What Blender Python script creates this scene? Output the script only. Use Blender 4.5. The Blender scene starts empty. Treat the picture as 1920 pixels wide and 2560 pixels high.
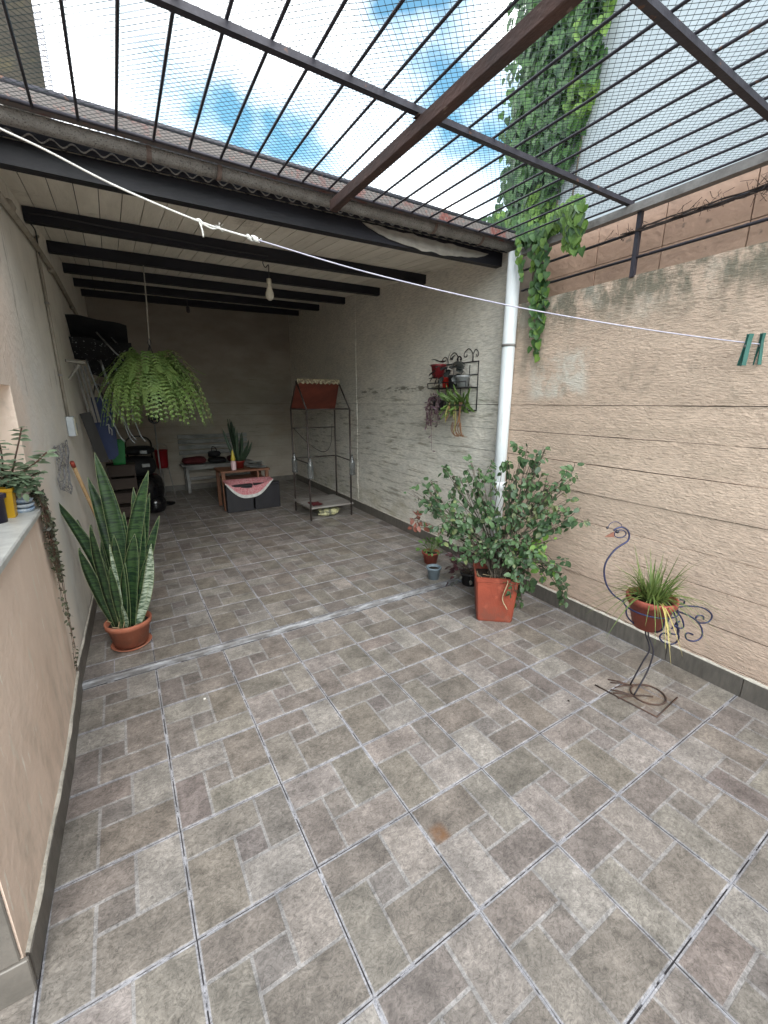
import bpy, math, random
from mathutils import Vector, Matrix, Quaternion, noise as mn

# ------------------------------------------------------------------ camera, sky, sun, exposure
S = bpy.context.scene
COL = S.collection
cam = bpy.data.cameras.new('camera')
cam.sensor_fit = 'HORIZONTAL'; cam.sensor_width = 36.0; cam.lens = 36.0*1050.17/1920.0
cam.clip_start = 0.02; cam.clip_end = 3000
co = bpy.data.objects.new('camera', cam); COL.objects.link(co); S.camera = co
RW3 = Matrix(((0.85092525, 0.13162644, -0.50852797), (-0.52528573, 0.21516806, -0.8232725), (0.00105455, 0.96766585, 0.25223342)))
CAM = Vector((0.0061, -0.6883, 1.6078))
co.matrix_world = Matrix.Translation(CAM) @ RW3.to_4x4()

SUN_EL, SUN_AZ = math.radians(37), math.radians(192)     # azimuth clockwise from +Y, sun stands behind the viewer's left
W = bpy.data.worlds.new('World'); S.world = W; W.use_nodes = True
wn, wl = W.node_tree.nodes, W.node_tree.links
wn.clear()
wout = wn.new('ShaderNodeOutputWorld')
sky = wn.new('ShaderNodeTexSky'); sky.sky_type = 'NISHITA'; sky.sun_disc = False
sky.sun_elevation = SUN_EL; sky.sun_rotation = SUN_AZ; sky.air_density = 1.0; sky.dust_density = 0.6; sky.ozone_density = 0.5
bg = wn.new('ShaderNodeBackground'); bg.inputs['Strength'].default_value = 0.07
bgc = wn.new('ShaderNodeBackground'); bgc.inputs['Color'].default_value = (0.97, 0.99, 1.0, 1); bgc.inputs['Strength'].default_value = 0.88
tcw = wn.new('ShaderNodeTexCoord')
mpw = wn.new('ShaderNodeMapping'); mpw.inputs['Location'].default_value = (12.1, 9.4, 3.3); mpw.inputs['Scale'].default_value = (1.0, 1.0, 1.5)
nzw = wn.new('ShaderNodeTexNoise'); nzw.inputs['Scale'].default_value = 2.6; nzw.inputs['Detail'].default_value = 7; nzw.inputs['Roughness'].default_value = 0.52
rmw = wn.new('ShaderNodeValToRGB'); rmw.color_ramp.elements[0].position = 0.39; rmw.color_ramp.elements[1].position = 0.60
mxw = wn.new('ShaderNodeMixShader')
wl.new(tcw.outputs['Generated'], mpw.inputs['Vector']); wl.new(mpw.outputs['Vector'], nzw.inputs['Vector'])
wl.new(nzw.outputs['Fac'], rmw.inputs['Fac']); wl.new(rmw.outputs['Color'], mxw.inputs['Fac'])
tint = wn.new('ShaderNodeMix'); tint.data_type = 'RGBA'; tint.blend_type = 'MULTIPLY'; tint.inputs[0].default_value = 1.0; tint.inputs[7].default_value = (0.72, 1.10, 1.0, 1)
wl.new(sky.outputs['Color'], tint.inputs[6]); wl.new(tint.outputs[2], bg.inputs['Color'])
wl.new(bg.outputs['Background'], mxw.inputs[1]); wl.new(bgc.outputs['Background'], mxw.inputs[2])
wl.new(mxw.outputs['Shader'], wout.inputs['Surface'])

sl = bpy.data.lights.new('sun', 'SUN'); sl.energy = 1.5; sl.angle = math.radians(55); sl.color = (1.0, 0.98, 0.95)
so = bpy.data.objects.new('sun', sl); COL.objects.link(so)
sdir = Vector((math.sin(SUN_AZ)*math.cos(SUN_EL), math.cos(SUN_AZ)*math.cos(SUN_EL), math.sin(SUN_EL)))
so.rotation_euler = sdir.to_track_quat('Z', 'Y').to_euler(); so.location = (0, 0, 12)

S.view_settings.view_transform = 'Standard'; S.view_settings.look = 'None'
S.view_settings.gamma = 1.0; S.view_settings.use_curve_mapping = False
S.view_settings.exposure = 2.15
S.render.engine = 'CYCLES'
S.cycles.use_denoising = True
S.cycles.max_bounces = 10; S.cycles.diffuse_bounces = 6; S.cycles.transparent_max_bounces = 8
S.cycles.sample_clamp_indirect = 6.0

rnd = random.Random(11)
U = rnd.uniform

# ------------------------------------------------------------------ materials
MATS = {}
def mat(name, col, rough=0.6, col2=None, scale=12, detail=5, lo=0.35, hi=0.65, bump=0.0, bscale=60, stretch=(1, 1, 1), metal=0.0,
        spec=0.4, speck=None, speck_scale=90, speck_pos=0.62, objrand=0.0, trans=0.0, attr=None, local=False, bdist=0.01):
    if name in MATS: return MATS[name]
    m = bpy.data.materials.new(name); m.use_nodes = True
    n, l = m.node_tree.nodes, m.node_tree.links
    p = n['Principled BSDF']; out = n['Material Output']
    p.inputs['Roughness'].default_value = rough; p.inputs['Metallic'].default_value = metal
    p.inputs['Specular IOR Level'].default_value = spec
    if local:
        src = n.new('ShaderNodeTexCoord').outputs['Object']
    else:
        src = n.new('ShaderNodeNewGeometry').outputs['Position']
    mp = n.new('ShaderNodeMapping'); mp.inputs['Scale'].default_value = stretch
    l.new(src, mp.inputs['Vector']); v = mp.outputs['Vector']
    if col2 is None: col2 = tuple(c*0.72 for c in col)
    nz = n.new('ShaderNodeTexNoise'); nz.inputs['Scale'].default_value = scale; nz.inputs['Detail'].default_value = detail; nz.inputs['Roughness'].default_value = 0.62
    l.new(v, nz.inputs['Vector'])
    mr = n.new('ShaderNodeMapRange'); mr.inputs['From Min'].default_value = lo; mr.inputs['From Max'].default_value = hi
    l.new(nz.outputs['Fac'], mr.inputs['Value'])
    mx = n.new('ShaderNodeMix'); mx.data_type = 'RGBA'
    mx.inputs[6].default_value = (*col2, 1); mx.inputs[7].default_value = (*col, 1)
    l.new(mr.outputs['Result'], mx.inputs[0]); c = mx.outputs[2]
    if attr:
        at = n.new('ShaderNodeAttribute'); at.attribute_name = attr
        mm = n.new('ShaderNodeMix'); mm.data_type = 'RGBA'; mm.blend_type = 'MULTIPLY'; mm.inputs[0].default_value = 1
        l.new(c, mm.inputs[6]); l.new(at.outputs['Color'], mm.inputs[7]); c = mm.outputs[2]
    if speck:
        ns = n.new('ShaderNodeTexNoise'); ns.inputs['Scale'].default_value = speck_scale; ns.inputs['Detail'].default_value = 3
        l.new(v, ns.inputs['Vector'])
        ms = n.new('ShaderNodeMapRange'); ms.inputs['From Min'].default_value = speck_pos; ms.inputs['From Max'].default_value = speck_pos+0.07
        l.new(ns.outputs['Fac'], ms.inputs['Value'])
        m2 = n.new('ShaderNodeMix'); m2.data_type = 'RGBA'; m2.inputs[7].default_value = (*speck, 1)
        l.new(ms.outputs['Result'], m2.inputs[0]); l.new(c, m2.inputs[6]); c = m2.outputs[2]
    if objrand:
        oi = n.new('ShaderNodeObjectInfo')
        r1 = n.new('ShaderNodeMapRange'); r1.inputs['To Min'].default_value = 1-objrand; r1.inputs['To Max'].default_value = 1+objrand
        l.new(oi.outputs['Random'], r1.inputs['Value'])
        hs = n.new('ShaderNodeHueSaturation'); l.new(r1.outputs['Result'], hs.inputs['Value']); l.new(c, hs.inputs['Color']); c = hs.outputs['Color']
    l.new(c, p.inputs['Base Color'])
    if bump:
        nb = n.new('ShaderNodeTexNoise'); nb.inputs['Scale'].default_value = bscale; nb.inputs['Detail'].default_value = 4
        l.new(v, nb.inputs['Vector'])
        b = n.new('ShaderNodeBump'); b.inputs['Strength'].default_value = bump; b.inputs['Distance'].default_value = bdist
        l.new(nb.outputs['Fac'], b.inputs['Height']); l.new(b.outputs['Normal'], p.inputs['Normal'])
    if trans:
        tr = n.new('ShaderNodeBsdfTranslucent'); l.new(c, tr.inputs['Color'])
        ms_ = n.new('ShaderNodeMixShader'); ms_.inputs[0].default_value = trans
        l.new(p.outputs['BSDF'], ms_.inputs[1]); l.new(tr.outputs['BSDF'], ms_.inputs[2]); l.new(ms_.outputs['Shader'], out.inputs['Surface'])
    m['_c'] = 0
    MATS[name] = m
    return m

def nodes_of(m): return m.node_tree.nodes, m.node_tree.links
def overlay(m, color, axis_masks, nscale=3.0, npos=0.5, nwidth=0.12, stretch=(1, 1, 1), amount=1.0, detail=8):
    """a stain of its own shape: noise threshold inside soft position windows [(axis, a0, a1, b1, b0)]"""
    n, l = nodes_of(m); p = n['Principled BSDF']
    src = p.inputs['Base Color'].links[0].from_socket
    g = n.new('ShaderNodeNewGeometry'); sp = n.new('ShaderNodeSeparateXYZ'); l.new(g.outputs['Position'], sp.inputs[0])
    mp = n.new('ShaderNodeMapping'); mp.inputs['Scale'].default_value = stretch; l.new(g.outputs['Position'], mp.inputs[0])
    nz = n.new('ShaderNodeTexNoise'); nz.inputs['Scale'].default_value = nscale; nz.inputs['Detail'].default_value = detail; nz.inputs['Roughness'].default_value = 0.65
    l.new(mp.outputs[0], nz.inputs['Vector'])
    f = n.new('ShaderNodeMapRange'); f.inputs['From Min'].default_value = npos; f.inputs['From Max'].default_value = npos+nwidth
    f.inputs['To Max'].default_value = amount
    l.new(nz.outputs['Fac'], f.inputs['Value']); fac = f.outputs['Result']
    for ax, a0, a1, b1, b0 in axis_masks:
        for q0, q1 in ((a0, a1), (b0, b1)):
            r = n.new('ShaderNodeMapRange'); r.interpolation_type = 'SMOOTHSTEP'
            r.inputs['From Min'].default_value = q0; r.inputs['From Max'].default_value = q1
            l.new(sp.outputs[ax], r.inputs['Value'])
            k = n.new('ShaderNodeMath'); k.operation = 'MULTIPLY'; l.new(fac, k.inputs[0]); l.new(r.outputs['Result'], k.inputs[1]); fac = k.outputs[0]
    mx = n.new('ShaderNodeMix'); mx.data_type = 'RGBA'; mx.inputs[7].default_value = (*color, 1)
    l.new(fac, mx.inputs[0]); l.new(src, mx.inputs[6]); l.new(mx.outputs[2], p.inputs['Base Color'])
    return m

# ------------------------------------------------------------------ mesh helpers
WL = {}                                    # world location of every object used as a parent
class MB:
    def __init__(s): s.v = []; s.f = []; s.c = []; s.sm = []
    def add(s, vs, fs, col=None, smooth=False):
        o = len(s.v); s.v += [Vector(v) for v in vs]
        for f in fs: s.f.append(tuple(i+o for i in f)); s.c.append(col); s.sm.append(smooth)
    def box(s, a, b, col=None, bev=0.0):
        x0, y0, z0 = a; x1, y1, z1 = b
        if bev <= 0:
            vs = [(x0,y0,z0),(x1,y0,z0),(x1,y1,z0),(x0,y1,z0),(x0,y0,z1),(x1,y0,z1),(x1,y1,z1),(x0,y1,z1)]
            s.add(vs, [(0,3,2,1),(4,5,6,7),(0,1,5,4),(1,2,6,5),(2,3,7,6),(3,0,4,7)], col)
        else:
            e = min(bev, (x1-x0)*.45, (y1-y0)*.45, (z1-z0)*.45)
            def ring(xa, xb, ya, yb, z): return [(xa+e,ya,z),(xb-e,ya,z),(xb,ya+e,z),(xb,yb-e,z),(xb-e,yb,z),(xa+e,yb,z),(xa,yb-e,z),(xa,ya+e,z)]
            rs = [ring(x0+e,x1-e,y0+e,y1-e,z0), ring(x0,x1,y0,y1,z0+e), ring(x0,x1,y0,y1,z1-e), ring(x0+e,x1-e,y0+e,y1-e,z1)]
            s.loft(rs, True, True, col)
    def loft(s, rings, closed=True, caps=False, col=None, smooth=False):
        n = len(rings[0]); vs = [v for r in rings for v in r]; fs = []
        for i in range(len(rings)-1):
            for j in range(n if closed else n-1):
                k = (j+1) % n
                fs.append((i*n+j, i*n+k, (i+1)*n+k, (i+1)*n+j))
        if caps:
            fs.append(tuple(range(n-1, -1, -1))); fs.append(tuple((len(rings)-1)*n+j for j in range(n)))
        s.add(vs, fs, col, smooth)
    def tube(s, pts, r, n=6, caps=True, col=None):
        pts = [Vector(p) for p in pts]; m = len(pts)
        rr = r if isinstance(r, (list, tuple)) else [r]*m
        rings = []; up = None
        for i in range(m):
            t = (pts[min(i+1, m-1)]-pts[max(i-1, 0)])
            if t.length < 1e-9: t = Vector((0,0,1))
            t.normalize()
            if up is None:
                up = t.orthogonal().normalized()
            else:
                up = (up - t*up.dot(t))
                up = up.normalized() if up.length > 1e-6 else t.orthogonal().normalized()
            b = t.cross(up)
            rings.append([pts[i]+(up*math.cos(a)+b*math.sin(a))*rr[i] for a in [2*math.pi*k/n for k in range(n)]])
        s.loft(rings, True, caps, col, n > 4)
    def lathe(s, prof, c=(0,0,0), n=28, col=None, smooth=True):
        rings = [[(c[0]+r*math.cos(2*math.pi*k/n), c[1]+r*math.sin(2*math.pi*k/n), c[2]+z) for k in range(n)] for r, z in prof]
        s.loft(rings, True, True, col, smooth)
    def beam(s, a, b, w, h, up=(0,0,1), col=None):
        a = Vector(a); b = Vector(b); t = (b-a).normalized(); up = Vector(up); sd = t.cross(up).normalized(); u = sd.cross(t)
        ring = lambda p: [p-sd*w/2-u*h/2, p+sd*w/2-u*h/2, p+sd*w/2+u*h/2, p-sd*w/2+u*h/2]
        s.loft([ring(a), ring(b)], True, True, col)
    def mesh(s, name, base=(0,0,0)):
        me = bpy.data.meshes.new(name); b = Vector(base)
        me.from_pydata([tuple(v-b) for v in s.v], [], s.f); me.update()
        me.polygons.foreach_set('use_smooth', s.sm)
        if any(c is not None for c in s.c):
            at = me.color_attributes.new('Col', 'FLOAT_COLOR', 'CORNER'); i = 0
            for pl, c in zip(me.polygons, s.c):
                for k in pl.loop_indices: at.data[k].color = (*(c or (1,1,1)), 1)
        return me
    def build(s, name, m, parent=None, base=None):
        b = Vector(base) if base is not None else (WL[parent.name] if parent is not None else Vector((0,0,0)))
        me = s.mesh(name, b); me.materials.append(m)
        o = bpy.data.objects.new(name, me); COL.objects.link(o)
        if parent is not None: o.parent = parent; o.location = b - WL[parent.name]
        else: o.location = b
        WL[o.name] = b
        return o

def tag(o, label=None, cat=None, group=None, kind=None):
    if label: o['label'] = label
    if cat: o['category'] = cat
    if group: o['group'] = group
    if kind: o['kind'] = kind
    return o
def thing(name, base, label, cat, group=None):
    o = bpy.data.objects.new(name, None); COL.objects.link(o); o.location = base; o.empty_display_size = 0.1
    WL[o.name] = Vector(base)
    return tag(o, label, cat, group)
def part(name, me, parent, loc, rot=None, scale=1.0):
    """a copy of shared mesh data at a world place under parent"""
    o = bpy.data.objects.new(name, me); COL.objects.link(o); o.parent = parent
    o.location = Vector(loc)-WL[parent.name]
    if rot is not None: o.rotation_mode = 'QUATERNION'; o.rotation_quaternion = rot
    o.scale = (scale, scale, scale) if not isinstance(scale, (tuple, Vector)) else scale
    return o
def bez(pts, n=24):
    """Catmull-Rom through points"""
    P = [Vector(p) for p in pts]; P = [P[0]*2-P[1]]+P+[P[-1]*2-P[-2]]; out = []
    m = len(P)-3
    for i in range(m):
        k = max(2, n//m)
        for j in range(k):
            t = j/k; a, b, c, d = P[i:i+4]
            out.append(0.5*((2*b)+(c-a)*t+(2*a-5*b+4*c-d)*t*t+(3*b-a-3*c+d)*t**3))
    out.append(P[-2]); return out
def rquat(nrm, tip):
    """+Y of the mesh to tip, +Z to the side of nrm"""
    y = Vector(tip).normalized(); z = Vector(nrm); z = z-y*z.dot(y)
    if z.length < 1e-5: z = y.orthogonal()
    z.normalize(); x = y.cross(z)
    return Matrix((x, y, z)).transposed().to_quaternion()

RV = Vector((0.851, -0.525, 0)); MV = Vector((0.525, 0.851, 0))        # along the picture / into it, on the ground
def rw(y, z, d=0.0): return (2.80+0.035*y-d, y, z)                       # a point on the boundary wall, d in front of it
def lwx(y): return -0.39+(0.034*(y-2.0) if y > 2 else -0.035*(1.3-y) if y < 1.3 else 0.0)
def lw(y, z, d=0.0): return (lwx(y)+d, y, z)
FZ = 0.03                                                                  # height of the covered floor
def zc(x, y): return 2.775+(y-2.15)*0.083+0.016*(x-1.3)                     # underside of the ceiling boards
YB = 7.8

# ------------------------------------------------------------------ ground and tiled floors
g = MB(); g.box((-150,-150,-0.4), (150,150,-0.09))
tag(g.build('ground', mat('earth', (0.16,0.13,0.10), 0.9, scale=0.6)), kind='structure')

grout = mat('grout', (0.38,0.38,0.41), 0.85, col2=(0.035,0.032,0.035), scale=7, lo=0.53, hi=0.57, stretch=(1,1,1), bump=0.3, bscale=200)
tilem = mat('tile_glaze', (1.12,1.12,1.12), 0.42, col2=(0.80,0.79,0.78), scale=34, detail=9, lo=0.30, hi=0.70, bump=0.25, bscale=110, attr='Col', speck=(0.13,0.115,0.10), speck_scale=120, speck_pos=0.68, objrand=0.06, spec=0.35, bdist=0.004)
def tile_streaks(m):
    n, l = nodes_of(m); p = n['Principled BSDF']; src = p.inputs['Base Color'].links[0].from_socket
    gme = n.new('ShaderNodeNewGeometry'); oi = n.new('ShaderNodeObjectInfo')
    mp = n.new('ShaderNodeMapping'); mp.inputs['Scale'].default_value = (42, 64, 42); l.new(gme.outputs['Position'], mp.inputs[0])
    mul = n.new('ShaderNodeMath'); mul.operation = 'MULTIPLY'; mul.inputs[1].default_value = 3.1; l.new(oi.outputs['Random'], mul.inputs[0])
    cmb = n.new('ShaderNodeCombineXYZ'); l.new(mul.outputs[0], cmb.inputs[2]); l.new(cmb.outputs[0], mp.inputs['Rotation'])
    nz = n.new('ShaderNodeTexNoise'); nz.inputs['Scale'].default_value = 1.0; nz.inputs['Detail'].default_value = 6; nz.inputs['Distortion'].default_value = 1.6; nz.inputs['Roughness'].default_value = 0.7
    l.new(mp.outputs[0], nz.inputs['Vector'])
    r = n.new('ShaderNodeMapRange'); r.inputs['From Min'].default_value = 0.33; r.inputs['From Max'].default_value = 0.66; r.inputs['To Min'].default_value = 0.62; r.inputs['To Max'].default_value = 1.25
    l.new(nz.outputs['Fac'], r.inputs['Value'])
    n2 = n.new('ShaderNodeTexNoise'); n2.inputs['Scale'].default_value = 9.0; n2.inputs['Detail'].default_value = 4; l.new(gme.outputs['Position'], n2.inputs['Vector'])
    r2 = n.new('ShaderNodeMapRange'); r2.inputs['From Min'].default_value = 0.3; r2.inputs['From Max'].default_value = 0.7; r2.inputs['To Min'].default_value = 0.70; r2.inputs['To Max'].default_value = 1.26
    l.new(n2.outputs['Fac'], r2.inputs['Value'])
    k = n.new('ShaderNodeMath'); k.operation = 'MULTIPLY'; l.new(r.outputs[0], k.inputs[0]); l.new(r2.outputs[0], k.inputs[1])
    hs = n.new('ShaderNodeHueSaturation'); l.new(k.outputs[0], hs.inputs['Value']); l.new(src, hs.inputs['Color']); l.new(hs.outputs['Color'], p.inputs['Base Color'])
    vn = n.new('ShaderNodeTexNoise'); vn.inputs['Scale'].default_value = 15.0; vn.inputs['Detail'].default_value = 5; vn.inputs['Distortion'].default_value = 2.2; vn.inputs['Roughness'].default_value = 0.6
    off = n.new('ShaderNodeVectorMath'); off.operation = 'ADD'; l.new(gme.outputs['Position'], off.inputs[0]); l.new(cmb.outputs[0], off.inputs[1]); l.new(off.outputs[0], vn.inputs['Vector'])
    sb = n.new('ShaderNodeMath'); sb.operation = 'SUBTRACT'; sb.inputs[1].default_value = 0.5; l.new(vn.outputs['Fac'], sb.inputs[0])
    ab = n.new('ShaderNodeMath'); ab.operation = 'ABSOLUTE'; l.new(sb.outputs[0], ab.inputs[0])
    vr = n.new('ShaderNodeMapRange'); vr.inputs['From Max'].default_value = 0.022; vr.inputs['To Min'].default_value = 0.62; vr.inputs['To Max'].default_value = 1.0; l.new(ab.outputs[0], vr.inputs['Value'])
    hv = n.new('ShaderNodeHueSaturation'); l.new(vr.outputs[0], hv.inputs['Value']); l.new(hs.outputs['Color'], hv.inputs['Color']); l.new(hv.outputs['Color'], p.inputs['Base Color'])
    rr = n.new('ShaderNodeMapRange'); rr.inputs['To Min'].default_value = 0.26; rr.inputs['To Max'].default_value = 0.52; l.new(nz.outputs['Fac'], rr.inputs['Value']); l.new(rr.outputs[0], p.inputs['Roughness'])
tile_streaks(tilem)
overlay(tilem, (0.16,0.075,0.03), [(0,.805,.835,.86,.895),(1,.22,.25,.28,.315)], nscale=20, npos=.2, nwidth=.3, amount=.75)
overlay(tilem, (0.20,0.12,0.06), [(0,2.2,2.28,2.42,2.5),(1,.14,.2,.36,.42)], nscale=14, npos=.35, nwidth=.3, amount=.55)

PIECES = [((0,0,.62,.31), (0.190,0.167,0.153)), ((.62,0,1,.57), (0.256,0.234,0.214)), ((.33,.31,.62,.57), (0.186,0.165,0.153)),
          ((0,.31,.33,1), (0.222,0.199,0.178)), ((.33,.57,1,1), (0.196,0.172,0.151))]
T = 0.4
def tile_mesh(rot, k):
    b = MB(); r = random.Random(100*rot+k); h = T/2-0.0021
    ed = (0.30,0.295,0.312); gv = (0.268,0.256,0.250)
    b.box((-h,-h,-0.01), (h,h,-0.0010), ed); q_ = h-.0055
    b.add([(-q_,-q_,-.0006),(q_,-q_,-.0006),(q_,q_,-.0006),(-q_,q_,-.0006)], [(0,1,2,3)], gv)
    for (u0,v0,u1,v1), c in PIECES:
        f = r.uniform(0.92,1.08); c = tuple(min(1,x*f*r.uniform(0.98,1.02)) for x in c)
        q = []
        for u, v in ((u0,v0),(u1,v0),(u1,v1),(u0,v1)):
            x, y = u*T-T/2, T/2-v*T
            for _ in range(rot): x, y = y, -x
            q.append((x,y))
        xs = [p[0] for p in q]; ys = [p[1] for p in q]
        ei = lambda v: .0068 if abs(abs(v)-T/2) < 1e-6 else .0034*(.8+r.random()*.6)
        x0, x1, y0, y1 = min(xs)+ei(min(xs)), max(xs)-ei(max(xs)), min(ys)+ei(min(ys)), max(ys)-ei(max(ys))
        t = 0.0022
        vs = [(x0,y0,-0.0012),(x1,y0,-0.0012),(x1,y1,-0.0012),(x0,y1,-0.0012),(x0+t,y0+t,0.0),(x1-t,y0+t,0.0),(x1-t,y1-t,0.0),(x0+t,y1-t,0.0)]
        b.add(vs, [(0,1,5,4),(1,2,6,5),(2,3,7,6),(3,0,4,7)], tuple(x*0.6+y*0.4 for x, y in zip(c, gv)))
        b.add(vs[4:], [(0,1,2,3)], c)
    me = b.mesh('tile'); me.materials.append(tilem); return me
TM = {(r, k): tile_mesh(r, k) for r in range(4) for k in range(4)}
FIX = {(0,0):0,(0,1):1,(1,0):0,(1,1):3,(2,0):2,(3,0):2,(3,-1):0,(2,-1):0,(-1,1):0,(-1,2):0,(1,-1):0,(0,-1):0,(4,-1):0}
def lay(floor, i0, i1, ys, z):
    for i in range(i0, i1):
        for y0, idx in ys:
            r = FIX.get((i, idx), rnd.choice((0,0,1,2,3,3)))
            o = part('tile', TM[(r, rnd.randrange(4))], floor, (i*T+T/2+U(-.0006,.0006), y0+T/2+U(-.0006,.0006), z+U(-.0007,.0007)), Quaternion((0,0,1), U(-.002,.002)))
fl = MB(); fl.box((-2.4,-2.0,-0.08), (3.3,2.02,-0.0042)); F1 = fl.build('courtyard_floor', grout); tag(F1, kind='structure')
lay(F1, -1, 8, [(j*T, j) for j in range(-3, 5)], 0.0)
lay(F1, -4, -1, [(j*T, j) for j in range(-3, 2)], 0.0)
fl = MB(); fl.box((-0.8,2.02,-0.08), (3.4,8.2,FZ-0.0042)); F2 = fl.build('covered_floor', grout); tag(F2, kind='structure')
lay(F2, -1, 8, [(2.2+j*T, 50+j) for j in range(0, 14)], FZ)
half = MB()                                                              # cut tiles along the step
cutm = {}
for k in range(4):
    b = MB(); e = (0.30,0.295,0.318); b.box((-.1983,-.078,-.01), (.1983,.0785,-.001), e)
    for x0, x1, c in ((-.196,-.02,(0.197,0.174,0.161)), (-.014,.196,(0.232,0.214,0.191))) if k % 2 else ((-.196,.07,(0.21,0.187,0.162)), (.076,.196,(0.268,0.25,0.23))):
        b.add([(x0,-.075,0),(x1,-.075,0),(x1,.0755,0),(x0,.0755,0)], [(0,1,2,3)], c)
    me = b.mesh('cut_tile'); me.materials.append(tilem); cutm[k] = me
for i in range(-1, 8): part('cut_tile', cutm[i % 4], F2, (i*T+T/2, 2.119, FZ))
lip = MB(); n = 90; rings = []                                            # mortar lip of the step
for i in range(n+1):
    x = -0.40+3.32*i/n; j = mn.noise((x*6,0,0))*0.006; q = mn.noise((x*15,3,0))*0.003
    rings.append([(x,2.004+j,0.0),(x,2.004+j*1.2,0.024+q),(x,2.013+j,FZ+0.003+q),(x,2.026+q*1.5,FZ+0.003+q*.6),(x,2.036+j*.8,FZ-.003)])
lip.loft(rings, False)
m = mat('step_mortar', (0.30,0.31,0.33), 0.45, col2=(0.12,0.115,0.115), scale=9, lo=0.42, hi=0.66, stretch=(0.7,2,2), bump=0.4, bscale=90)
lip.build('step_edge', m, F2)

# ------------------------------------------------------------------ boundary wall on the right: cast slabs, tan outside, white under the roof
tan = mat('tan_plaster', (0.65,0.495,0.390), 0.85, col2=(0.55,0.415,0.325), scale=5, lo=0.3, hi=0.7, stretch=(1,0.6,1.6), bump=0.8, bscale=75, bdist=0.010)
def grain(m, strength=0.95, dist=0.009):
    n, l = nodes_of(m); p = n['Principled BSDF']
    gme = n.new('ShaderNodeNewGeometry'); mp = n.new('ShaderNodeMapping'); mp.inputs['Scale'].default_value = (10, 15, 105); l.new(gme.outputs['Position'], mp.inputs[0])
    nz = n.new('ShaderNodeTexNoise'); nz.inputs['Scale'].default_value = 1.0; nz.inputs['Detail'].default_value = 5; nz.inputs['Roughness'].default_value = 0.68; nz.inputs['Distortion'].default_value = 0.12
    l.new(mp.outputs[0], nz.inputs['Vector'])
    b = n.new('ShaderNodeBump'); b.inputs['Strength'].default_value = strength; b.inputs['Distance'].default_value = dist
    l.new(nz.outputs['Fac'], b.inputs['Height'])
    if p.inputs['Normal'].links: l.new(p.inputs['Normal'].links[0].from_socket, b.inputs['Normal'])
    l.new(b.outputs['Normal'], p.inputs['Normal'])
    src = p.inputs['Base Color'].links[0].from_socket
    r = n.new('ShaderNodeMapRange'); r.inputs['From Min'].default_value = 0.3; r.inputs['From Max'].default_value = 0.6; r.inputs['To Min'].default_value = 0.70; r.inputs['To Max'].default_value = 1.09; l.new(nz.outputs['Fac'], r.inputs['Value'])
    hs = n.new('ShaderNodeHueSaturation'); l.new(r.outputs[0], hs.inputs['Value']); l.new(src, hs.inputs['Color']); l.new(hs.outputs['Color'], p.inputs['Base Color'])
grain(tan)
overlay(tan, (0.17,0.16,0.12), [(2,2.02,2.30,2.37,2.5)], nscale=9, npos=0.40, nwidth=0.16, stretch=(1,1.3,.7), amount=0.9)
overlay(tan, (0.60,0.58,0.51), [(2,1.95,2.22,2.38,2.5)], nscale=3.5, npos=0.50, nwidth=0.2, amount=0.4)
overlay(tan, (0.66,0.62,0.55), [(2,1.60,1.68,1.92,2.02),(1,1.15,1.25,1.62,1.75)], nscale=5, npos=0.44, nwidth=0.14, amount=0.8)
overlay(tan, (0.27,0.22,0.17), [(2,1.55,1.70,2.2,2.3)], nscale=6, npos=0.555, nwidth=0.12, stretch=(1,1.4,.8), amount=0.6)
overlay(tan, (0.40,0.31,0.235), [(2,0.1,0.2,1.6,1.7)], nscale=4, npos=0.54, nwidth=0.14, stretch=(1,.5,2.5), amount=0.45)
overlay(tan, (0.24,0.22,0.17), [(1,1.50,1.60,1.80,1.9),(2,1.75,1.9,2.4,2.5)], nscale=5, npos=0.40, nwidth=0.25, stretch=(1,2,.6), amount=0.5)
whi = mat('white_plaster', (0.77,0.725,0.645), 0.85, col2=(0.64,0.61,0.555), scale=4, lo=0.3, hi=0.7, stretch=(1,0.7,1.5), bump=0.8, bscale=20, bdist=0.012)
grain(whi, 0.7)
overlay(whi, (0.13,0.12,0.09), [(2,1.70,1.73,1.78,1.81),(1,2.1,2.4,4.8,5.0)], nscale=9, npos=0.50, nwidth=0.10, stretch=(1,.6,2.5), amount=0.85)
overlay(whi, (0.20,0.18,0.13), [(2,0.1,0.2,1.68,1.75),(1,1.8,2.2,7.0,7.6)], nscale=6, npos=0.535, nwidth=0.12, stretch=(1,.5,4.2), amount=0.7)
overlay(whi, (0.40,0.385,0.35), [(2,0.2,0.5,1.7,1.9)], nscale=2.5, npos=0.50, nwidth=0.2, stretch=(1,1,1.6), amount=0.28)
overlay(whi, (0.36,0.32,0.21), [(2,0.1,0.12,0.32,0.5)], nscale=3.5, npos=0.45, nwidth=0.25, stretch=(1,1,1.5), amount=0.6)
coremat = mat('wall_core', (0.12,0.10,0.08), 0.95)
RWALL = thing('boundary_wall', rw(2, 0), 'long boundary wall of cast slabs, tan beside the open courtyard, whitewashed under the roof', 'wall')
core = MB(); core.loft([[rw(-2,z,-0.26),rw(-2,z,-.012),rw(1.9,z,-.012),rw(1.9,z,-.26)] for z in (-.1,2.33)], True, True)
core.loft([[rw(1.9,z,-0.26),rw(1.9,z,-.012),rw(8.1,z+k,-.012),rw(8.1,z+k,-.26)] for z, k in ((-.1,0),(2.79,.52))], True, True)
core.build('wall_core', coremat, RWALL)
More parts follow.
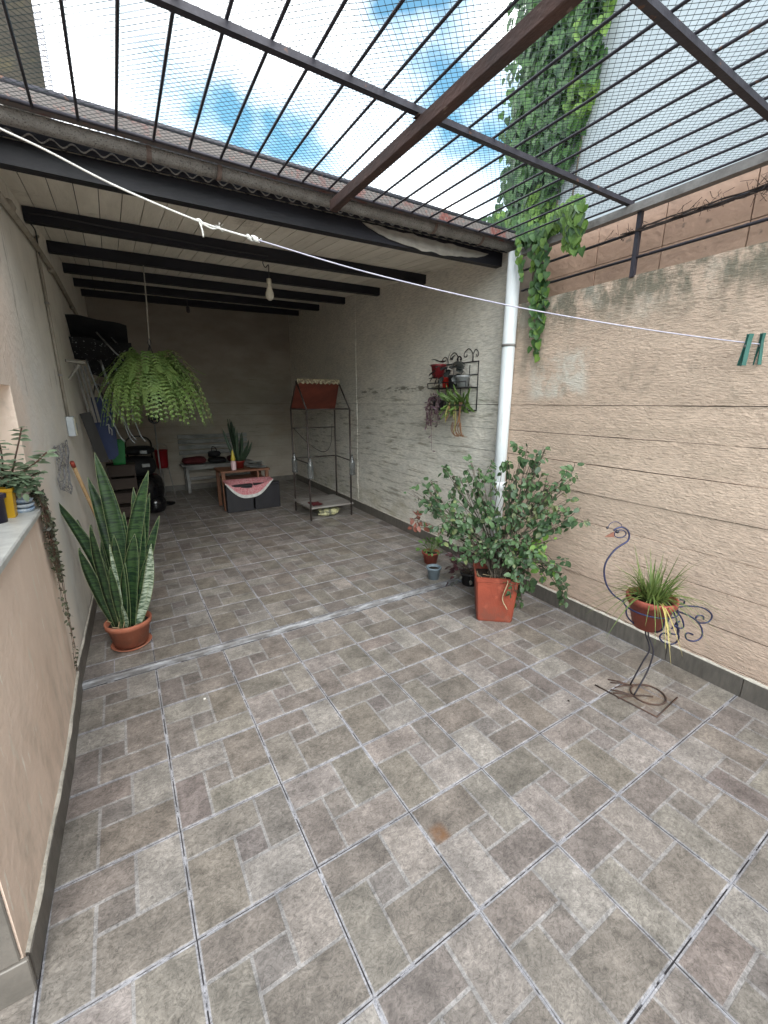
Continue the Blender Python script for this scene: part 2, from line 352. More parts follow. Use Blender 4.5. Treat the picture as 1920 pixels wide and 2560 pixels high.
def slab(y0, y1, z0, z1_, m, name, off=0.0, ny=None, jit=0.0018, slope=0.0):
    b = MB(); ny = ny or max(4, int((y1-y0)/0.09)); seed = U(0,50)
    nz_ = max(1, int((z1_-z0)/0.10)); rings = []
    for i in range(ny+1):
        y = y0+(y1-y0)*i/ny; z1 = z1_+slope*(y-y0); ja = (mn.noise((y*1.3,seed,0))*1.2+mn.noise((y*9,seed,4))*.7)*jit; jb = (mn.noise((y*1.3,seed+9,0))*1.2+mn.noise((y*9,seed+9,4))*.7)*jit
        col = [rw(y, z0+ja, -0.016)]
        for k in range(nz_+1):
            t = k/nz_; z = z0+ja+(z1+jb-z0-ja)*t
            e = 0.003 if k in (0, nz_) else 0.0
            col.append(rw(y, z, off-e+mn.noise((y*2.3,z*3,seed))*0.0035))
        col.append(rw(y, z1+jb, -0.016)); rings.append(col)
    b.loft(rings, False, False, None, False)
    n_ = len(rings[0])
    b.add(rings[0], [tuple(range(n_))]); b.add(rings[-1], [tuple(range(n_-1,-1,-1))])
    return b.build(name, m, RWALL)
ZS = [0.0,0.135,0.345,0.56,0.755,0.97,1.18,1.38,1.59]
for a, c in zip(ZS[:-1], ZS[1:]):
    slab(-2.0, 1.898, a+0.0024, c-0.0024, tan, 'tan_slab', U(0,.006), jit=.0030)
    slab(1.902, 4.85, a+0.0020, c-0.0020, whi, 'white_slab', U(0,.004), jit=.0028)
    slab(4.853, 8.0, a+0.0015, c-0.0015, whi, 'white_slab', U(0.006,.012))
slab(-2.0, 1.898, 1.592, 2.37, tan, 'tan_upper_wall', 0.004)
slab(1.902, 4.85, 1.592, 2.80, whi, 'white_upper_wall', 0.004, slope=.083)
slab(4.853, 8.0, 1.592, 3.045, whi, 'white_upper_wall', 0.012, slope=.083)

skm = mat('skirting_tile', (0.150,0.135,0.118), 0.45, col2=(0.092,0.084,0.074), scale=9, lo=0.3, hi=0.7, stretch=(1,4,1), bump=0.15, bscale=60, objrand=0.08)
bead = mat('mortar_bead', (0.58,0.54,0.47), 0.9, col2=(0.40,0.37,0.32), scale=14, bump=0.6, bscale=70)
y = -1.615
while y < 7.75:
    z0 = 0.0005 if y < 1.95 else FZ+0.0005
    a, c = y+0.002, y+0.398
    for a_, c_, zz in ([(a,c,z0)] if not (a < 2.0 < c) else [(a,1.997,0.0005),(2.003,c,FZ+.0005)]):
        b = MB(); h = zz+0.118
        b.loft([[rw(a_,z,.004),rw(c_,z,.004),rw(c_,z,.017-e),rw(a_,z,.017-e)] for z, e in ((zz,0),(h-.002,0),(h,.003))], True, True)
        b.build('skirting_tile', skm, RWALL)
    y += 0.4
b = MB(); rings = []
for i in range(260):
    y = -1.6+9.35*i/259; zz = (0 if y < 2 else FZ)+0.119
    w = 0.012+max(0, mn.noise((y*5,0,7)))*0.012; h = 0.006+abs(mn.noise((y*9,2,7)))*0.016
    rings.append([rw(y,zz-.002,w+.002),rw(y,zz+h*.5,w),rw(y,zz+h,.004)])
b.loft(rings, False, False, None, True); b.build('mortar_bead', bead, RWALL)

# ------------------------------------------------------------------ back wall
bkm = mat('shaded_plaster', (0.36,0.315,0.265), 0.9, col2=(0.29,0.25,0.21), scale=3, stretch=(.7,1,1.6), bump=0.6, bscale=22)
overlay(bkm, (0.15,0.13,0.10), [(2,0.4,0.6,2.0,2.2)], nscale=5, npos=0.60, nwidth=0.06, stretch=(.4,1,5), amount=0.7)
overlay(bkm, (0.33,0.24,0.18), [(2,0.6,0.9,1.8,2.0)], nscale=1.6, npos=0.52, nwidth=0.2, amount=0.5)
BW = thing('back_wall', (1.4,YB,0), 'plain plastered end wall at the back of the covered area', 'wall')
b = MB(); b.box((-0.6,YB+0.012,-.1), (3.5,YB+.25,3.6)); b.build('wall_core', coremat, BW)
zz = [0,.345,.56,.755,.97,1.18,1.38,1.59,3.5]
for a, c in zip(zz[:-1], zz[1:]):
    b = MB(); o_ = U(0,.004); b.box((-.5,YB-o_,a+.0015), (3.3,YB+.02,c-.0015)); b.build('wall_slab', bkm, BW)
for i in range(9):
    b = MB(); b.box((-.25+i*.4+.002,YB-.018,FZ), (-.25+i*.4+.398,YB-.006,FZ+.10)); b.build('skirting_tile', skm, BW)

# ------------------------------------------------------------------ left wall with the window opening
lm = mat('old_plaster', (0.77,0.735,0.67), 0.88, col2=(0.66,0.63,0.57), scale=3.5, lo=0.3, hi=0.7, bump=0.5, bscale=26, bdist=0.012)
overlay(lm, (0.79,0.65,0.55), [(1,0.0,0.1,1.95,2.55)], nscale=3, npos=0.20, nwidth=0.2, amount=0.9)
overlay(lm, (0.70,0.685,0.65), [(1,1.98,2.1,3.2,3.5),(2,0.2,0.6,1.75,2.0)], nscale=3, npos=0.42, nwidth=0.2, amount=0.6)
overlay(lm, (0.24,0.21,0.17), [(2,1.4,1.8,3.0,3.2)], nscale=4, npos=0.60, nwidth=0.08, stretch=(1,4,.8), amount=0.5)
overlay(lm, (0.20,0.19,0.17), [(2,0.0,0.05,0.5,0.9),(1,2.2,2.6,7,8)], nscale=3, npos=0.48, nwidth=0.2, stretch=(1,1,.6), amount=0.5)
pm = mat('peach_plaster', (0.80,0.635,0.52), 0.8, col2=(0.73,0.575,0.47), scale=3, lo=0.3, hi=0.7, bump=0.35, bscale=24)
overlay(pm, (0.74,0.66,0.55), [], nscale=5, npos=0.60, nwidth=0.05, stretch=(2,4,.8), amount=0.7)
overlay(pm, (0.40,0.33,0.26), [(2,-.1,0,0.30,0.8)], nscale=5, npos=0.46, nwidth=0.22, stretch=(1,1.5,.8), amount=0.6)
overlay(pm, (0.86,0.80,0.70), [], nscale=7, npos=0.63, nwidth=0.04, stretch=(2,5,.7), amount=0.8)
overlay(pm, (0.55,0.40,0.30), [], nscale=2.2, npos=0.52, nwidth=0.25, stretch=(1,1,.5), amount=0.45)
LWALL = thing('side_wall', lw(2, 0), 'weathered left wall with a window opening, peach under the sill and grey beyond', 'wall')
b = MB()
b.box((-.66,1.87,-.1), (-.39,2.0,2.82))
b.loft([[(-.66,2.0,z),(lwx(2.0),2.0,z),(lwx(8.0),8.0,z),(-.66,8.0,z)] for z in (-.1,3.4)], True, True)
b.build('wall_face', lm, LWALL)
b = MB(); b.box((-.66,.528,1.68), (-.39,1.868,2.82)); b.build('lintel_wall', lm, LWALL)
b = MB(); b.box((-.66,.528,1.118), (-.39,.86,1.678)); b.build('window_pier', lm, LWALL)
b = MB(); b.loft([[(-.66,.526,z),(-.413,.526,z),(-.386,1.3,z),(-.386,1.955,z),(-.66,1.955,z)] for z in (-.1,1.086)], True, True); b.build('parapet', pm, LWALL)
sm = mat('sill_stone', (0.60,0.60,0.57), 0.4, col2=(0.45,0.45,0.43), scale=14, bump=0.1, bscale=50)
b = MB(); b.box((-.70,.82,1.087), (-.368,1.90,1.116), None, .005); b.build('window_sill', sm, LWALL)
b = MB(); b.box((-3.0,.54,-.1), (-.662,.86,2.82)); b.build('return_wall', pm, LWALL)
for i in range(19):
    y0 = 0.54+i*0.4; y1 = min(y0+.396, 7.75)
    if y0 > 7.6: break
    zz_ = 0.0005 if y0 < 1.9 else FZ+.0005
    for a, c, z0 in ([(y0,y1,zz_)] if not (y0 < 2.0 < y1) else [(y0,1.998,.0005),(2.003,y1,FZ+.0005)]):
        b = MB(); b.loft([[lw(a,z,.003),lw(c,z,.003),lw(c,z,.016-e),lw(a,z,.016-e)] for z, e in ((z0,0),(z0+.108,0),(z0+.11,.003))], True, True)
        b.build('skirting_tile', skm, LWALL)
b = MB(); rings = []
for i in range(160):
    y = .54+7.2*i/159; zz_ = (0 if y < 2 else FZ)+.111; w = .011+max(0,mn.noise((y*5,1,9)))*.008; h = .006+abs(mn.noise((y*8,5,9)))*.02
    rings.append([lw(y,zz_-.002,w+.002),lw(y,zz_+h*.5,w),lw(y,zz_+h,.004)])
b.loft(rings, False, False, None, True); b.build('mortar_bead', bead, LWALL)
for i in range(6):
    for z_ in (.13,.43,.73):
        b = MB(); b.box((-.413-.4*(i+1)+.002,.514,z_), (-.413-.4*i-(.004 if i == 0 else .002),.5252,z_+.295), None, .003); b.build('cladding_tile', skm, LWALL)
for i in range(6):
    b = MB(); b.box((-.413-.4*(i+1)+.002,.510,.0005), (-.413-.4*i+(.012 if i == 0 else -.002),.5255,.125), None, .003); b.build('skirting_tile', skm, LWALL)

# ------------------------------------------------------------------ lean-to roof
ROOF = thing('lean_to_roof', (1.3,2.1,2.7), 'lean-to roof of white boards on dark beams with a corrugated cement sheet', 'roof')
bm_ = mat('black_beam', (0.012,0.012,0.02), 0.55, col2=(0.007,0.007,0.011), scale=8, bump=0.3, bscale=40, stretch=(.3,1,1))
for yb, hh in ((2.13,.10),(3.22,.085),(4.2,.085),(5.2,.085),(6.2,.085),(7.2,.085)):
    b = MB(); x0, x1 = lwx(yb)+.002, 2.80+.035*yb-.002
    rings = []
    for i in range(13):
        x = x0+(x1-x0)*i/12; zt = zc(x,yb)-.002; sag = -.008*math.sin(math.pi*i/12)
        rings.append([(x,yb-.032,zt-hh+sag),(x,yb+.032,zt-hh+sag),(x,yb+.032,zt),(x,yb-.032,zt)])
    b.loft(rings, True, True); b.build('beam', bm_, ROOF)
cm = mat('ceiling_board', (0.78,0.735,0.65), 0.8, col2=(0.66,0.615,0.535), scale=4, stretch=(3,.5,1), bump=0.3, bscale=30, objrand=0.05)
overlay(cm, (0.25,0.22,0.17), [(1,2.0,2.05,3.3,3.8)], nscale=3, npos=0.58, nwidth=0.12, amount=0.6)
x = -0.40
while x < 3.06:
    b = MB(); rings = []
    for y in (2.12,3.2,4.2,5.2,6.2,YB):
        a, c = x+.0025, x+.1175; dz = U(0,.003)
        rings.append([(a,y,zc(a,y)+dz),(c,y,zc(c,y)+dz),(c,y,zc(c,y)+.014),(a,y,zc(a,y)+.014)])
    b.loft(rings, True, True); b.build('ceiling_board', cm, ROOF); x += 0.12
b = MB(); b.loft([[(-.5,y,zc(-.5,y)+.0145),(3.2,y,zc(3.2,y)+.0145),(3.2,y,zc(3.2,y)+.02),(-.5,y,zc(-.5,y)+.02)] for y in (2.22,YB+.1)], True, True)
b.build('underlay', mat('underlay', (0.06,0.05,0.045), 0.9), ROOF)
fc = mat('fibre_cement', (0.30,0.29,0.275), 0.9, col2=(0.19,0.18,0.17), scale=16, lo=.3, hi=.7, bump=0.7, bscale=120, speck=(0.09,0.085,0.08), speck_scale=160, speck_pos=.58)
b = MB(); N = 44*8; vs = []; fs = []
for j, (y, up_) in enumerate(((2.04,.004),(2.22,.036),(5.0,.036),(8.0,.036))):
    for t in (0, .007):
        for i in range(N+1):
            x = -.42+3.45*i/N; vs.append((x,y,zc(x,y)+up_+.012*math.sin(2*math.pi*i/8)+t))
for j in range(3):
    for i in range(N):
        a = j*2*(N+1)+i; q = (j+1)*2*(N+1)+i
        fs += [(a,q,q+1,a+1), (a+N+1,a+N+2,q+N+2,q+N+1)]
for i in range(N): fs.append((i,i+1,i+N+2,i+N+1))
b.add(vs, fs, None, True); b.build('corrugated_sheet', fc, ROOF)
b = MB(); b.loft([[(x,2.046,zc(x,2.04)-.006),(x,2.056,zc(x,2.04)-.006),(x,2.056,zc(x,2.04)+.10),(x,2.046,zc(x,2.04)+.10)] for x in (-.44,2.9)], True, True); b.build('gap_blocker', bm_, ROOF)  # dark strip added behind the gutter to block sky showing above the sheet
# gutter in front of the sheet, in lengths with straps
GUT = thing('roof_gutter', (1.3,1.985,2.72), 'speckled grey cement gutter hung along the front edge of the roof', 'gutter')
def gz(x): return 2.806+.004*(x-1.3)-.006*math.sin((x+.4)*1.1)
for a, c in ((-.40,.62),(.63,1.32),(1.33,2.05),(2.06,2.875)):
    b = MB(); rings = []
    for i in range(13):
        x = a+(c-a)*i/12; r0 = .046; o = []
        for k in range(11):
            th = math.pi*(1+k/10); o.append((x,1.985+r0*math.cos(th),gz(x)+r0*math.sin(th)))
        for k in range(10,-1,-1):
            th = math.pi*(1+k/10); o.append((x,1.985+(r0-.008)*math.cos(th),gz(x)+(r0-.008)*math.sin(th)))
        rings.append(o)
    b.loft(rings, True, True, None, True); b.build('gutter_length', fc, GUT)
stm = mat('strap_iron', (0.20,0.15,0.13), 0.7, col2=(0.10,0.07,0.06), scale=30)
for x in (.30,.625,1.325,2.055,2.50):
    b = MB(); o = []
    rings = []
    for k in range(13):
        th = math.pi*(1+k/12); p = (1.985+.050*math.cos(th), gz(x)+.050*math.sin(th)); p2 = (1.985+.0475*math.cos(th), gz(x)+.0475*math.sin(th))
        rings.append([(x-.011,p[0],p[1]),(x+.011,p[0],p[1]),(x+.011,p2[0],p2[1]),(x-.011,p2[0],p2[1])])
    b.loft(rings, True, True); b.build('gutter_strap', stm, GUT)
# crumpled plastic sheet caught between the beam and gutter
b = MB(); rings = []
for i in range(29):
    x = 1.55+1.15*i/28; t = i/28; w = math.sin(math.pi*t)**.6
    rings.append([(x,2.088+.012*mn.noise((x*9,k*.8,2)),2.762-(.085*w)*(k/6)+.012*mn.noise((x*11,k,4))) for k in range(7)])
b.loft(rings, False, False, None, True)
tag(b.build('plastic_sheet', mat('dull_plastic', (0.42,0.39,0.35), 0.35, scale=10, trans=.2), None, (2.1,2.09,2.7)), 'crumpled dirty plastic sheet caught between the gutter and the front beam', 'plastic sheet')

# ------------------------------------------------------------------ security grille over the open courtyard
GR = thing('security_grille', (1.3,1.0,2.76), 'dark iron security grille roofing the open courtyard', 'grille')
iron = mat('dark_iron', (0.045,0.042,0.055), 0.5, col2=(0.028,0.026,0.034), scale=18, metal=0.2, bump=0.15, bscale=90, speck=(0.12,0.06,0.04), speck_scale=30, speck_pos=.66)
rust = mat('rusty_iron', (0.085,0.046,0.038), 0.75, col2=(0.045,0.030,0.028), scale=9, bump=0.4, bscale=80, stretch=(1,.5,1), speck=(0.17,0.12,0.10), speck_scale=25, speck_pos=.66)
redp = mat('red_primer', (0.125,0.108,0.104), 0.8, col2=(0.15,0.05,0.042), scale=5, lo=.34, hi=.44, bump=.4, bscale=50, speck=(.16,.1,.09), speck_scale=40, speck_pos=.6)
x = -.125
while x < 2.86:
    b = MB(); k1 = U(-.006,.006); k2 = U(-.006,.006)
    b.tube([(x+k1,1.905,2.803),(x,1.03,2.797+U(-.002,.002)),(x+k2,.27,2.797),(x+k1,-1.6,2.80)], .0062, 6); b.build('bar', iron, GR); x += .1485
for y, w, m_ in ((1.03,.028,iron),(.27,.028,iron),(-.5,.028,iron),(-1.3,.028,iron)):
    b = MB(); b.beam((-.45,y,2.777),(2.86+.035*y-.05,y,2.777),w,.024); b.build('cross_bar', m_, GR)
b = MB(); b.box((1.228,-1.6,2.700), (1.274,1.905,2.757), None, .004); b.build('main_beam', rust, GR)
b = MB(); b.box((-.42,1.890,2.806), (2.86,1.896,2.858)); b.box((-.42,1.8965,2.806), (2.86,1.95,2.812)); b.build('edge_angle', redp, GR)
b = MB(); b.tube([(-.42,1.886,2.805),(1.2,1.886,2.800),(2.86,1.886,2.804)], .008, 6); b.build('edge_rod', iron, GR)
b = MB(); b.tube([(-.6,1.955,2.895),(1.2,1.955,2.90),(2.9,1.955,2.895)], .015, 8); b.build('top_rail', iron, GR)
galv = mat('grey_iron', (0.26,0.25,0.24), 0.6, col2=(0.16,0.15,0.145), scale=12, bump=.2, bscale=60)
b = MB(); b.beam(rw(-1.6,2.738,.012),rw(1.88,2.738,.012),.05,.045); b.build('wall_rail', galv, GR)
for yy in (.96,-.75):
    b = MB(); b.beam(rw(yy,2.36,.004),rw(yy,2.715,.004),.026,.026,(0,1,0)); b.build('post', iron, GR)
for z in (2.466,2.61):
    b = MB(); b.tube([rw(-1.6,z,.004),rw(.2,z+.003,.004),rw(1.86,z,.004)], .0085, 6); b.build('guard_rail', iron, GR)
for yy, x in ((1.03,1.25),(.27,1.25)):
    b = MB(); b.box((x-.03,yy-.02,2.7575), (x+.03,yy+.02,2.7595)); b.build('weld_plate', rust, GR)

# bird net lying on the bars
NET = MB(); sp = .024
def nz3(x, y): return 2.812+.006*mn.noise((x*1.7,y*1.7,0))+.0035*mn.noise((x*6,y*6,3))
def npos(a, c):
    x, y = a, c
    dx = .030*mn.noise((x*.9,y*.9,5))+.004*mn.noise((x*5,y*5,15)); dy = .030*mn.noise((x*.9,y*.9,8))+.004*mn.noise((x*5,y*5,18))
    return (x+dx, y+dy, nz3(x,y))
X0, X1, Y0, Y1 = -.55, 2.88, -1.25, 2.02
for sgn in (1, -1):
    c = -4.5
    while c < 4.8:
        pts = []; st = .055
        x = X0
        while x <= X1:
            y = c+sgn*.85*(x-1.2)
            if Y0 <= y <= Y1: pts.append(npos(x,y))
            elif pts: break
            x += st
        if len(pts) > 1: NET.tube(pts, .0010, 3, False)
        c += sp*1.2
netm = mat('net_twine', (0.035,0.05,0.05), 0.7, scale=5)
tag(NET.build('bird_net', netm, None, (1.2,.5,2.81)), 'fine dark bird net stretched over the iron grille', 'net')

# ------------------------------------------------------------------ neighbouring walls above
pk = mat('pink_block', (0.50,0.335,0.25), 0.9, col2=(0.40,0.265,0.20), scale=5, lo=.3, hi=.7, bump=.5, bscale=30, speck=(.25,.18,.14), speck_scale=14, speck_pos=.66, objrand=.06)
NW = thing('parapet_wall', rw(.5,2.3,-.16), 'pinkish block parapet rising behind the boundary wall', 'wall')
b = MB(); b.loft([[rw(-2.2,z,-.15),rw(1.95,z,-.15),rw(1.95,z,-.25),rw(-2.2,z,-.25)] for z in (2.2,2.79)], True, True); b.build('joint_mortar', coremat, NW)
yy = -2.2
while yy < 1.6:
    for z0, z1 in ((2.25,2.53),(2.534,2.81)):
        a, c = yy+.002, yy+.436
        b = MB(); q = U(0,.004); b.loft([[rw(a,z,-.135+q),rw(c,z,-.135+q),rw(c,z,-.26),rw(a,z,-.26)] for z in (z0,z1)], True, True); b.build('block', pk, NW)
    yy += .44
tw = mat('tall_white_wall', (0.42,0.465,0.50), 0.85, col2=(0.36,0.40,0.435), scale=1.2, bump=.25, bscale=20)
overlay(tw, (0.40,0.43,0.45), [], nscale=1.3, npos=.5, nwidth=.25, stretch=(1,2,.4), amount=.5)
TW = thing('party_wall', (3.36,0,0), 'tall pale party wall of the neighbouring building above the parapet', 'wall')
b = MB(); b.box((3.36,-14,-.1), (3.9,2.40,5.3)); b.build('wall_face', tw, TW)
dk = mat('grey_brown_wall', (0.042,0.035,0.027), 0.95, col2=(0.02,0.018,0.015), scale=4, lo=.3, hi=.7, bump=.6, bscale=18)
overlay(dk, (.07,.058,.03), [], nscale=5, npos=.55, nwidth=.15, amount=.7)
LB = thing('neighbour_gable', (-1.5,3.3,2.9), 'dark stained gable wall of the neighbouring house above the roof', 'wall')
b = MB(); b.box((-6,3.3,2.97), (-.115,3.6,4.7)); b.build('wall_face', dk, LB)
b = MB(); b.box((-.113,3.29,2.97), (-.078,3.61,4.7)); b.build('corner_trim', mat('pale_trim', (.62,.60,.66), .7, scale=9), LB)
# unseen low white walls added behind the viewer to cut and bounce sky light
HW = thing('light_shaping_wall', (0,-2.1,0), 'plain white low wall added unseen behind the viewer to shape the sky light', 'wall')
hwm = mat('light_wall_white', (.72,.70,.66), .8, scale=3)
b = MB(); b.box((-3.4,-2.4,-.1), (3.2,-2.1,1.2)); b.build('wall_face', hwm, HW)
b = MB(); b.box((-3.4,-2.09,-.1), (-3.1,.66,1.2)); b.build('side_face', hwm, HW)

# ================================================================== plants: shared leaf shapes and builders
def leaf_mesh(name, kind, m, L=1.0):
    """a folded leaf, base at the origin, tip along +Y, length L"""
    if kind == 'heart': prof = [(0,-.02),(.26,-.10),(.42,.08),(.44,.30),(.32,.58),(.14,.82)]
    elif kind == 'ovate': prof = [(0,0),(.20,.14),(.31,.36),(.28,.60),(.15,.84)]
    elif kind == 'round': prof = [(0,0),(.30,.10),(.46,.35),(.46,.62),(.28,.88)]
    else: prof = [(0,0),(.11,.15),(.16,.40),(.13,.70),(.05,.92)]
    b = MB(); vs = [(0,0,0)]; mid = []
    ys = [p[1] for p in prof]
    cz = lambda x, y: -.16*y*y+.30*abs(x)*(.6) - .05*math.sin(y*6)*abs(x)
    vs = [(0,max(0,y),cz(0,max(0,y))) for y in ys]+[(0,1.0,cz(0,1.0))]
    n = len(vs)
    vs += [(x,y,cz(x,y)) for x, y in prof]+[(-x,y,cz(x,y)) for x, y in prof]
    fs = []
    for i in range(len(prof)-1):
        fs.append((i,n+i,n+i+1,i+1)); fs.append((i,i+1,n+len(prof)+i+1,n+len(prof)+i))
    k = len(prof)-1
    fs.append((k,n+k,k+1)); fs.append((k,k+1,n+len(prof)+k))
    b.add([Vector(v)*L for v in vs], fs, None, True)
    me = b.mesh(name); me.materials.append(m); return me
def stamp(b, me, loc, rot, sc):
    """copy a leaf mesh into a joined mesh"""
    M_ = Matrix.LocRotScale(Vector(loc), rot, Vector((sc,sc,sc)))
    b.add([M_ @ v.co for v in me.vertices], [tuple(p.vertices) for p in me.polygons], None, True)
def leaves(th, specs, name='leaf', keep=300, rest='small_leaves'):
    """specs: (mesh, loc, quat, scale); the ones nearest the viewer are objects, what is past the limit is one part"""
    specs = sorted(specs, key=lambda s: (Vector(s[1])-CAM).length/s[3])
    for me, p, q, sc in specs[:keep]: part(name, me, th, p, q, sc)
    groups = {}
    for sp_ in specs[keep:]: groups.setdefault(sp_[0].materials[0].name, []).append(sp_)
    for k, gs in groups.items():
        b = MB()
        for me, p, q, sc in gs: stamp(b, me, p, q, sc)
        o = b.build(rest, bpy.data.materials[k], th); tag(o, kind='stuff')
def rdir(zb=0.0):
    while True:
        v = Vector((U(-1,1),U(-1,1),U(-1,1)))
        if .1 < v.length < 1: break
    v.normalize(); v.z += zb; return v.normalized()

stem_m = mat('woody_stem', (0.10,0.08,0.06), 0.85, scale=30, bump=.3, bscale=120)
green_stem = mat('green_stem', (0.14,0.20,0.07), 0.6, scale=30)
terra = mat('terracotta', (0.36,0.125,0.072), 0.65, col2=(0.29,0.095,0.055), scale=7, bump=.15, bscale=90)
overlay(terra, (0.42,0.28,0.21), [], nscale=14, npos=.56, nwidth=.12, stretch=(1,1,.5), amount=.4)
overlay(terra, (0.16,0.09,0.06), [(2,-.1,0,.08,.16)], nscale=16, npos=.45, nwidth=.2, amount=.6)
soil = mat('soil', (0.035,0.026,0.02), 0.95, scale=40, bump=.6, bscale=120)

def pot(th, c, r0, r1, h, m, name='pot', rim=.02, n=32):
    b = MB(); t = .006
    prof = [(r0*.2,0),(r0,0),(r0+(r1-r0)*.9-.004,h-rim-.002),(r1+.003,h-rim),(r1+.006,h-.003),(r1+.003,h),(r1-t,h),(r1-t-.004,h-rim*1.3),(.01,h-rim*1.3)]
    b.lathe(prof, c, n); o = b.build(name, m, th)
    s_ = MB(); s_.lathe([(.002,h-rim*1.25),(r1-t-.004,h-rim*1.25),(r1-t-.006,h-rim*1.1),(.002,h-rim*.95)], c, 20); s_.build('soil', soil, th)
    return o

# ------------------------------------------------------------------ ivy on the party wall and over the boundary wall
ivd = mat('ivy_green', (0.080,0.165,0.045), 0.42, col2=(0.022,0.062,0.022), scale=9, lo=.35, hi=.65, objrand=.25, trans=.25, spec=.5)
ivl = mat('ivy_lime', (0.19,0.31,0.06), 0.45, col2=(0.10,0.20,0.045), scale=12, objrand=.15, trans=.35)
IH = [leaf_mesh('leaf_%d' % i, 'heart', m_) for i, m_ in enumerate((ivd, ivl))]
IVY = thing('climbing_ivy', (3.3,2.2,2.4), 'thick green ivy climbing the pale party wall and spilling over the boundary wall', 'ivy')
sp_ = []
def iedge(z):          # near edge of the patch on the wall by height
    pts = [(2.7,2.10),(3.2,2.02),(3.42,1.88),(3.8,1.70),(4.3,1.62),(5.2,1.50),(6.5,1.42)]
    for (a, ya), (c, yc) in zip(pts, pts[1:]):
        if a <= z <= c: return ya+(yc-ya)*(z-a)/(c-a)
    return pts[0][1] if z < 2.7 else pts[-1][1]
for i in range(4200):
    z = 2.75+2.62*rnd.random()**1.05; e = iedge(z)
    y = e+(2.56-e)*rnd.random()
    e2 = .05*mn.noise((z*4,1,1))
    if y < e+e2+.02*rnd.random(): continue
    x = 3.345-.015-.13*rnd.random()**1.3*min(1,(y-e+.06)/.12)
    if y > 2.40: x = 3.20+U(0,.5)
    lime = (mn.noise((y*5,z*3,4))+(.55 if y < e+.22 else 0)+(.2 if z < 3.2 else 0)) > .72
    nrm = Vector((-1,U(-.5,.5),U(-.05,.7))); tip = Vector((U(-.35,.05),U(-.6,.6),-1))
    sp_.append((IH[1 if lime else 0], (x,y,z), rquat(nrm,tip), U(.045,.092)))
def strand(path, n, w, limeb, s0=.045, s1=.075):
    P = bez(path, 60); st = MB(); st.tube(P, .003, 4); st.build('stem', stem_m, IVY)
    for i in range(n):
        t = i/n; p = P[int(t*(len(P)-1))]; k = w*(1-.55*t)
        q = p+Vector((U(-.6,.1)*k,U(-1,1)*k,U(-.5,.5)*k))
        q.x = min(q.x, 2.80+.035*q.y-.012)
        sp_.append((IH[1 if rnd.random() < limeb else 0], q, rquat((-1,U(-.4,.4)-.3,U(0,.6)),(U(-.4,0),U(-.5,.5),-1)), U(s0,s1)*(1-.25*t)))
strand([(2.87,1.90,2.86),(2.80,1.70,2.80),(2.82,1.67,2.5),(2.825,1.66,2.25),(2.83,1.64,1.93)], 120, .075, .18)
strand([(2.87,1.85,2.84),(2.80,1.64,2.76),(2.82,1.60,2.4),(2.825,1.63,2.1)], 80, .06, .2)
strand([(2.84,1.92,2.86),(2.77,1.83,2.80),(2.765,1.80,2.66),(2.77,1.79,2.52)], 34, .045, .6, .04,.065)
strand([(2.86,1.6,2.86),(2.72,1.36,2.87),(2.68,1.28,2.80),(2.70,1.27,2.58)], 90, .075, .75, .06,.10)
strand([(2.86,1.7,2.84),(2.74,1.42,2.84),(2.70,1.36,2.74),(2.72,1.36,2.60)], 40, .05, .7, .055,.09)
strand([(3.30,2.35,2.95),(3.0,2.2,2.96),(2.75,2.15,2.95),(2.45,2.12,2.93)], 60, .045, .6, .03,.05)
strand([(3.34,2.3,3.1),(3.05,2.0,2.95),(2.9,1.75,2.86),(2.88,1.5,2.83)], 150, .10, .3, .05,.09)
for k in range(4):
    y = 2.30-.14*k; st = MB(); st.tube(bez([(3.34,y,2.6),(3.33,y-.05,3.2),(3.34,y-.1,4.0),(3.33,y-.12,5.2)], 20), .008, 5); st.build('stem', stem_m, IVY)
leaves(IVY, sp_)
DV = MB()
for k in range(6):
    pts = []; ya = U(.9,1.1)
    for i in range(26):
        t = i/25; pts.append(Vector(rw(ya-1.9*t, 2.615+.012*math.sin(t*17+k)+U(-.008,.008), .016+U(-.008,.008))))
    DV.tube(pts, .0028, 4)
for yq, n_ in ((.62,16),(.30,40),(.12,50),(-.1,60),(1.02,14)):
    for i in range(n_):
        p = Vector(rw(yq+U(-.12,.12), 2.61+U(-.02,.04), U(.0,.03))); DV.tube([p, p+rdir()*U(.02,.05), p+rdir()*U(.03,.07)], .0014, 3)
tag(DV.build('dead_vine', mat('dead_vine', (0.055,0.04,0.035), .95, scale=40), None, rw(.3,2.6,.01)), 'dry dead vine tangled along the upper guard rail on the boundary wall', 'dead vine')

# ------------------------------------------------------------------ downpipe
PIPE = thing('downpipe', (2.80,1.90,0), 'white plastic downpipe standing where the tan and white walls meet', 'pipe')
pv = mat('white_pvc', (0.66,0.69,0.71), 0.35, col2=(0.58,0.61,0.63), scale=3, stretch=(1,1,.5))
overlay(pv, (0.36,0.34,0.29), [], nscale=9, npos=0.56, nwidth=0.2, stretch=(3,3,.5), amount=0.45)
overlay(pv, (0.22,0.19,0.15), [(2,-.1,0,.12,.45)], nscale=8, npos=0.42, nwidth=0.25, amount=0.6)
b = MB(); b.lathe([(.052,FZ*0),(.052,2.74)], (2.808,1.905,0), 24); b.build('pipe', pv, PIPE)
b = MB(); b.lathe([(.053,.0),(.058,.002),(.058,.07),(.053,.072)], (2.808,1.905,.86), 24); b.build('coupling', pv, PIPE)
b = MB(); b.lathe([(.0525,.0),(.056,.001),(.056,.02),(.0525,.021)], (2.808,1.905,2.05), 24); b.build('clamp', galv, PIPE)

